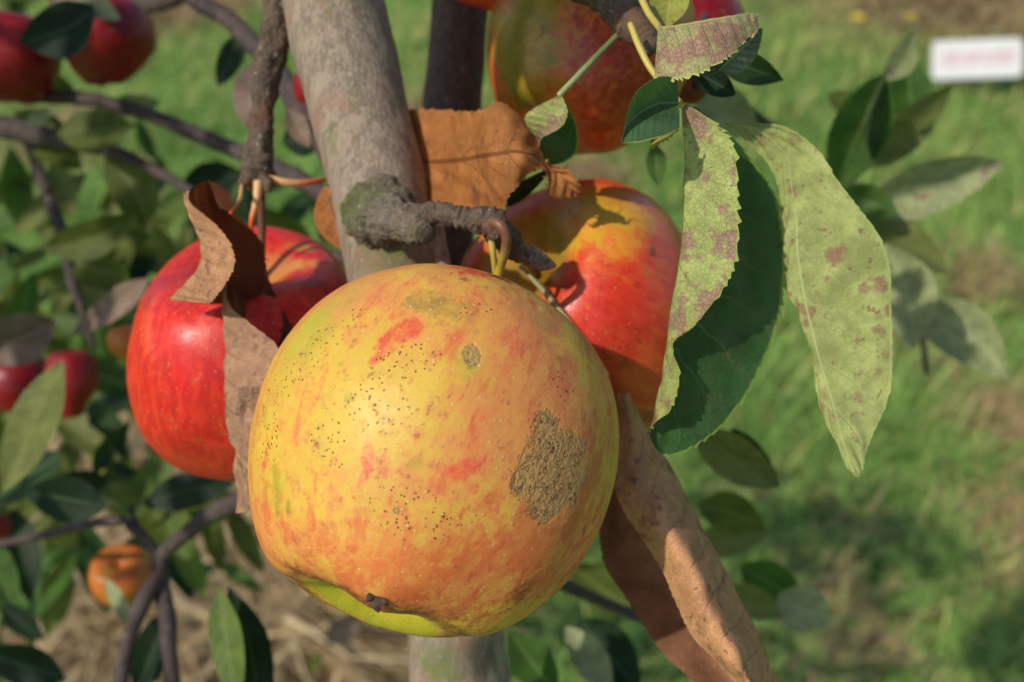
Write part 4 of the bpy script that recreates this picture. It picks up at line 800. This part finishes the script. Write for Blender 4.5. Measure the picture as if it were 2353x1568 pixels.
# ================================================================== BLURRED LEAVES, RIGHT
GR = 'blurred leaves on the shoot at the right'
for a in [
 ('blurred dark leaf standing upright on the right shoot, its left side lighter', (1915, 440, .44), (2035, 168, .42), 125, 'mid', dict(roll=.35, seed=1, fold=.6)),
 ('narrow near black leaf against the upright dark leaf on the right shoot', (1995, 380, .435), (2040, 170, .42), 80, 'deep', dict(roll=-.6, seed=2, bend=-22)),
 ('blurred pale crescent leaf near the top right, left of the white sign', (2030, 185, .42), (2100, 75, .40), 52, 'grey', dict(roll=.4, seed=3, flip=True, bend=14)),
 ('blurred bluish dark leaf under the pale crescent leaf', (2100, 300, .46), (2085, 120, .45), 85, 'mid', dict(roll=.2, seed=4)),
 ('blurred brownish olive leaf slanting up towards the white sign', (2000, 385, .46), (2190, 195, .45), 82, 'olive', dict(roll=.5, seed=5, flip=True)),
 ('blurred wide pale olive leaf pointing right on the shoot', (1985, 485, .44), (2305, 372, .43), 120, 'grey', dict(roll=.4, seed=6, flip=True, fold=.6)),
 ('small blurred dark green leaf at the middle of the right shoot', (1930, 440, .43), (2065, 492, .42), 68, 'mid', dict(seed=7)),
 ('blurred olive leaf pointing down right with a dark lower edge', (1990, 490, .44), (2185, 628, .43), 96, 'olive', dict(roll=-.6, seed=8, flip=True)),
 ('blurred drooping leaf with a purplish rim behind the large pale leaf', (2030, 560, .40), (2100, 800, .40), 120, 'grey', dict(roll=.5, seed=9, flip=True, bend=-20)),
 ('blurred pale leaf hanging towards the right edge', (2090, 700, .44), (2318, 872, .43), 108, 'grey', dict(roll=.3, seed=10, flip=True, bend=-26, fold=.7)),
 ('blurred pale leaf behind the upper red apple, above the folded leaf', (1600, 240, .38), (1742, 290, .40), 110, 'grey', dict(roll=.3, seed=11, flip=True)),
 ('faint blurred brown leaf between the folded leaf and the right shoot', (1990, 260, .56), (1900, 215, .56), 60, 'olive', dict(roll=.3, seed=12)),
 ('small blurred dark leaf hanging below the yellow-green scrap', (1505, 330, .32), (1512, 428, .32), 40, 'mid', dict(seed=13)),
 ('blurred olive green leaf just under the folded leaf', (1590, 990, .36), (1790, 1120, .37), 88, 'olive', dict(roll=.2, seed=14, flip=True)),
 ('blurred narrow dark leaf edge under the folded leaf', (1680, 985, .37), (1790, 1115, .37), 40, 'deep', dict(roll=.2, seed=15)),
 ('round blurred pale leaf low at the right of the rolled leaf', (1785, 1370, .46), (1912, 1432, .46), 92, 'grey', dict(roll=.2, seed=16, flip=True)),
 ('blurred dark leaf touching the round pale leaf at the lower right', (1700, 1300, .46), (1850, 1385, .47), 80, 'mid', dict(roll=.2, seed=17)),
 ('blurred dark green leaf right of the rolled dead leaf', (1600, 1160, .42), (1760, 1215, .44), 76, 'olive', dict(seed=18, bend=-10)),
 ('blurred dull olive leaf right of the rolled dead leaf, under the dark one', (1590, 1260, .45), (1770, 1220, .46), 66, 'olive', dict(seed=19, flip=True)),
 ('blurred olive leaf left of the round pale leaf', (1660, 1350, .44), (1800, 1420, .45), 62, 'olive', dict(seed=20, flip=True)),
 ('blurred dark leaf under the large apple, left of the rolled leaf', (1330, 1420, .45), (1470, 1590, .44), 100, 'deep', dict(seed=21)),
 ('blurred pale green leaf under the large apple at the bottom', (1300, 1440, .42), (1400, 1610, .41), 66, 'grey', dict(seed=22, flip=True, bend=-12)),
 ('blurred green leaf against the lower trunk on its right', (1170, 1450, .40), (1280, 1600, .40), 80, 'mid', dict(seed=23)),
 ('blurred olive leaf left of the rolled leaf near the bottom', (1310, 1300, .47), (1480, 1420, .47), 80, 'olive', dict(seed=24)),
]:
    soft_leaf(a[0], a[1], a[2], a[3] * 1.22, LM[a[4]], group=GR, name='blurred_leaf', **a[5])

# ================================================================== BLURRED LEAVES, LEFT
GL = 'blurred leaves behind the left apple'
for a in [
 ('blurred brownish pink leaf just behind the hanging spur', (590, 140, .42), (575, 300, .42), 100, 'pink', dict(seed=31, fold=.2)),
 ('blurred dark green leaf hanging over the two red apples at the top left', (215, 15, .42), (45, 95, .42), 130, 'deep', dict(seed=1, bend=-20)),
 ('blurred pinkish grey curled leaf over the dark leaf at the top left', (250, 0, .40), (110, 10, .40), 80, 'pink', dict(seed=2, bend=44, roll=.4, flip=True)),
 ('blurred grey leaf at the top edge beside the crimson apple', (150, -30, .43), (275, 45, .42), 60, 'grey', dict(seed=3, flip=True)),
 ('blurred olive leaf between the two upper left branches', (130, 310, .46), (310, 290, .46), 100, 'olive', dict(seed=4, fold=.2)),
 ('small pale blurred leaf above the olive leaf on the left', (60, 290, .47), (120, 250, .47), 40, 'grey', dict(seed=5, flip=True)),
 ('blurred pale yellow-green leaf above the upper left branch', (240, 250, .5), (370, 235, .5), 54, 'grey', dict(seed=6, flip=True)),
 ('blurred dark blue-green leaf below the top branch, left of the hanging spur', (560, 70, .44), (500, 200, .44), 60, 'deep', dict(seed=7)),
 ('blurred drooping olive leaf under the lower left branch', (240, 360, .48), (340, 540, .48), 110, 'olive', dict(seed=8, bend=-24)),
 ('blurred pale leaf hanging left of the drooping olive leaf', (120, 370, .55), (165, 500, .55), 70, 'olive', dict(seed=9, flip=True)),
 ('blurred arching olive leaf at the middle left', (95, 570, .46), (320, 490, .46), 90, 'olive', dict(seed=10, bend=20, roll=.4)),
 ('blurred shaded olive leaf below the arching one', (150, 600, .50), (300, 640, .50), 90, 'olive', dict(seed=11)),
 ('blurred pinkish olive leaf slanting down left beside the bright red apple', (345, 640, .42), (165, 770, .44), 70, 'pink', dict(seed=12, roll=.3, flip=True)),
 ('blurred purplish grey leaf at the left edge', (130, 740, .42), (-60, 830, .42), 130, 'pink', dict(seed=13, roll=-.7)),
 ('large blurred pale grey-green leaf at the left edge reaching downwards', (140, 830, .40), (5, 1130, .40), 120, 'olive', dict(seed=14, roll=.3, flip=True)),
 ('blurred dark green oval leaf lying flat below the left apple', (245, 1165, .40), (55, 1130, .40), 108, 'deep', dict(seed=15, fold=.1, pet=[(300, 1190, .42, 6), (270, 1160, .41, 6), (235, 1150, .402, 6)])),
 ('blurred dark green leaf below the bright red apple', (330, 1160, .42), (540, 1110, .42), 84, 'deep', dict(seed=16, bend=-8, fold=.1)),
 ('blurred long grey-green leaf hanging at the bottom left of centre', (500, 1350, .36), (545, 1640, .35), 84, 'mid', dict(seed=17, roll=.5, flip=True)),
 ('blurred near black leaf beside the long grey-green one at the bottom', (525, 1350, .37), (590, 1680, .36), 100, 'deep', dict(seed=18, roll=-.3, bend=-22)),
 ('blurred dark leaf at the bottom between the two hanging twigs', (390, 1400, .44), (310, 1600, .42), 90, 'deep', dict(seed=19)),
 ('small blurred light green leaf left of the forked twig', (245, 1330, .45), (300, 1440, .44), 36, 'grey', dict(seed=20, flip=True)),
 ('blurred dark leaf in the bottom left corner', (150, 1560, .42), (-40, 1500, .42), 100, 'deep', dict(seed=21)),
 ('blurred green leaf at the left edge near the bottom', (-40, 1240, .46), (35, 1400, .46), 90, 'mid', dict(seed=22)),
 ('blurred dark leaf above the bottom left corner', (0, 1390, .45), (100, 1470, .45), 60, 'deep', dict(seed=23)),
 ('blurred green leaf right of the front stem base, between the stems', (560, 960, .55), (450, 1120, .55), 70, 'olive', dict(seed=24)),
 ('small blurred yellow-green leaf below the hanging twigs', (215, 1010, .52), (235, 1090, .52), 46, 'yell', dict(seed=25, flip=True)),
 ('tiny yellow-green leaf low between the straw and the trunk', (735, 1500, .62), (712, 1550, .62), 26, 'yell', dict(seed=26, flip=True)),
 ('blurred faded pink leaf lying on the straw left of the lower trunk', (750, 1480, .9), (830, 1410, .9), 60, 'pink', dict(seed=27, flip=True)),
 ('blurred dark leaf behind the hanging spur knob', (420, 420, .5), (560, 400, .5), 80, 'deep', dict(seed=28)),
 ('blurred deep green leaf right of the hanging spur', (650, 330, .42), (745, 300, .42), 90, 'deep', dict(seed=29)),
 ('blurred reddish grey leaf between spur and front stem', (660, 250, .38), (712, 340, .38), 50, 'pink', dict(seed=30, flip=True)),
]:
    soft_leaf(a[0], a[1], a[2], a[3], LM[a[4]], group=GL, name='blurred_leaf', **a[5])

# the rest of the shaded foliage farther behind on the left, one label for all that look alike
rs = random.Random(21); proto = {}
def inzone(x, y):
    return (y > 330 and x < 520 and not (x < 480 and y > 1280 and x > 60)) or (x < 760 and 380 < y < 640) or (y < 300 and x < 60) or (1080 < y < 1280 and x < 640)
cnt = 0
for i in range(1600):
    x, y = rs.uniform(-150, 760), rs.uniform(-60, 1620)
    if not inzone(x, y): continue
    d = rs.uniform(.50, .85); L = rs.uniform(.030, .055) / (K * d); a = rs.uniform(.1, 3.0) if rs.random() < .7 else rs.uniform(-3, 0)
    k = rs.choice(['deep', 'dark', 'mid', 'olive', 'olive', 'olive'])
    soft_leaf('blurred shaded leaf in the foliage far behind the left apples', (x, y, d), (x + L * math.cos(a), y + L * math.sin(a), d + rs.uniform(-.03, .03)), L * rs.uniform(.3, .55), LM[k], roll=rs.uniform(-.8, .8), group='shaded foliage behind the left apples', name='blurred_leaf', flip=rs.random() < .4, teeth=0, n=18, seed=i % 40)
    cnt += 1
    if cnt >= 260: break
# yellow meadow flowers near the top edge
YM = simple_mat('yellow_petals', (232, 206, 50), (220, 190, 40), .6)
for (x, y, s, lb) in ((1970, 45, .028, 'blurred yellow meadow flower near the top edge, left of the white sign'), (2090, 42, .020, 'fainter yellow meadow flower nearer to the white sign')):
    p = G(x, y + 60); t_ = W(x, y, (p - CAM) @ FW * .97)
    root = empty('meadow_flower', p, lb, 'flower')
    tube_w('stalk', np.array([p, (p + t_) / 2 + [.01, 0, 0], t_]), np.array([.003, .003, .003]), ST['green'], root, 8)
    V = []; F = []
    for k in range(12):
        a = k / 12 * 6.28; o = len(V); e = np.array([math.cos(a), math.sin(a) * .8, .35]); sd_ = np.array([-math.sin(a), math.cos(a), 0]) * s * .25
        V += [t_, t_ + e * s * .6 - sd_, t_ + e * s * 1.1, t_ + e * s * .6 + sd_]; F.append((o, o + 1, o + 2, o + 3))
    meshobj('petals', np.array(V), F, YM, root)

# ================================================================== ADDED LEAVES OUT OF VIEW THAT SHADE CHOSEN AREAS
SN = np.array(SUN); a1 = np.cross(SN, [0, 0, 1.]); a1 /= np.linalg.norm(a1); a2 = np.cross(SN, a1)
def sp2(P): return np.stack([P @ a1, P @ a2], -1)
keepers = []
def guard(x, y, d, r): keepers.append((sp2(W(x, y, d)), r * K * d))
for (x, y, d, r) in ((997, 1035, .245, 430), (545, 815, .318, 285), (1330, 705, .318, 290), (770, 60, .30, 130), (800, 250, .30, 130), (860, 420, .29, 150), (1090, 370, .27, 150), (1600, 450, .24, 170), (1610, 850, .24, 150), (1900, 400, .25, 150),
                     (1930, 650, .25, 170), (1930, 950, .25, 150), (1620, 110, .235, 130), (1490, 260, .23, 90), (480, 560, .265, 110), (1620, 1350, .26, 190), (1500, 1150, .26, 120), (1260, 275, .255, 60), (610, 200, .305, 50), (590, 400, .305, 60), (1060, 1540, .33, 110), (2240, 140, 3., 110)):
    guard(x, y, d, r)
rs2 = random.Random(11); CV = []; CF = []; 
def clear(q, r): return all(np.hypot(*(q - k)) > kr + r for k, kr in keepers)
zones = [((-100, 760), (300, 1600), (.42, .75), (.22, .5), 330), ((-60, 520), (-20, 300), (.42, .5), (.2, .35), 40), ((1130, 1640), (-60, 330), (.29, .34), (.07, .22), 60), ((1000, 1110), (-60, 260), (.35, .37), (.1, .25), 40), ((1240, 1420), (450, 640), (.30, .32), (.2, .3), 0)]
nc = 0
for (zx, zy, zd, zt, cnt_) in zones:
    for _ in range(cnt_):
        P0 = W(rs2.uniform(*zx), rs2.uniform(*zy), rs2.uniform(*zd)); P1 = P0 + SN * rs2.uniform(*zt); hl = rs2.uniform(.011, .019)
        if not clear(sp2(P1), hl * .8): continue
        px, py, pd = proj(P1)
        if pd > .02 and -250 - 30 / pd < px < 2600 and -260 < py < 1820: continue
        gq = proj(P1 - SN * (P1[2] / SN[2]))
        if gq[2] > 0 and 1150 < gq[0] < 2700 and 300 < gq[1] < 1700 and rs2.random() < .62: continue
        ax = np.array([rs2.gauss(0, 1) for _ in range(3)]); ax[2] -= .6; ax /= np.linalg.norm(ax); nr = SN + .7 * np.array([rs2.gauss(0, 1) for _ in range(3)]) * .6
        sd2 = np.cross(ax, nr); sd2 /= np.linalg.norm(sd2); up2 = np.cross(sd2, ax); o = len(CV)
        for k_, wd_ in enumerate((.05, .75, 1., .7, .04)):
            c_ = P1 + ax * hl * 1.7 * (k_ / 2 - 1); f_ = up2 * hl * .18 * wd_
            CV += [c_ - sd2 * hl * wd_ * .62 + f_, c_, c_ + sd2 * hl * wd_ * .62 + f_]
        for k_ in range(4):
            b_ = o + 3 * k_; CF += [(b_, b_ + 1, b_ + 4, b_ + 3), (b_ + 1, b_ + 2, b_ + 5, b_ + 4)]
        nc += 1
cr = meshobj('shade_leaves', np.array(CV), CF, LM['dark'], tree, np.tile([[0, 0], [0, .5], [0, 1.]], (len(CV) // 3, 1))); cr['kind'] = 'stuff'
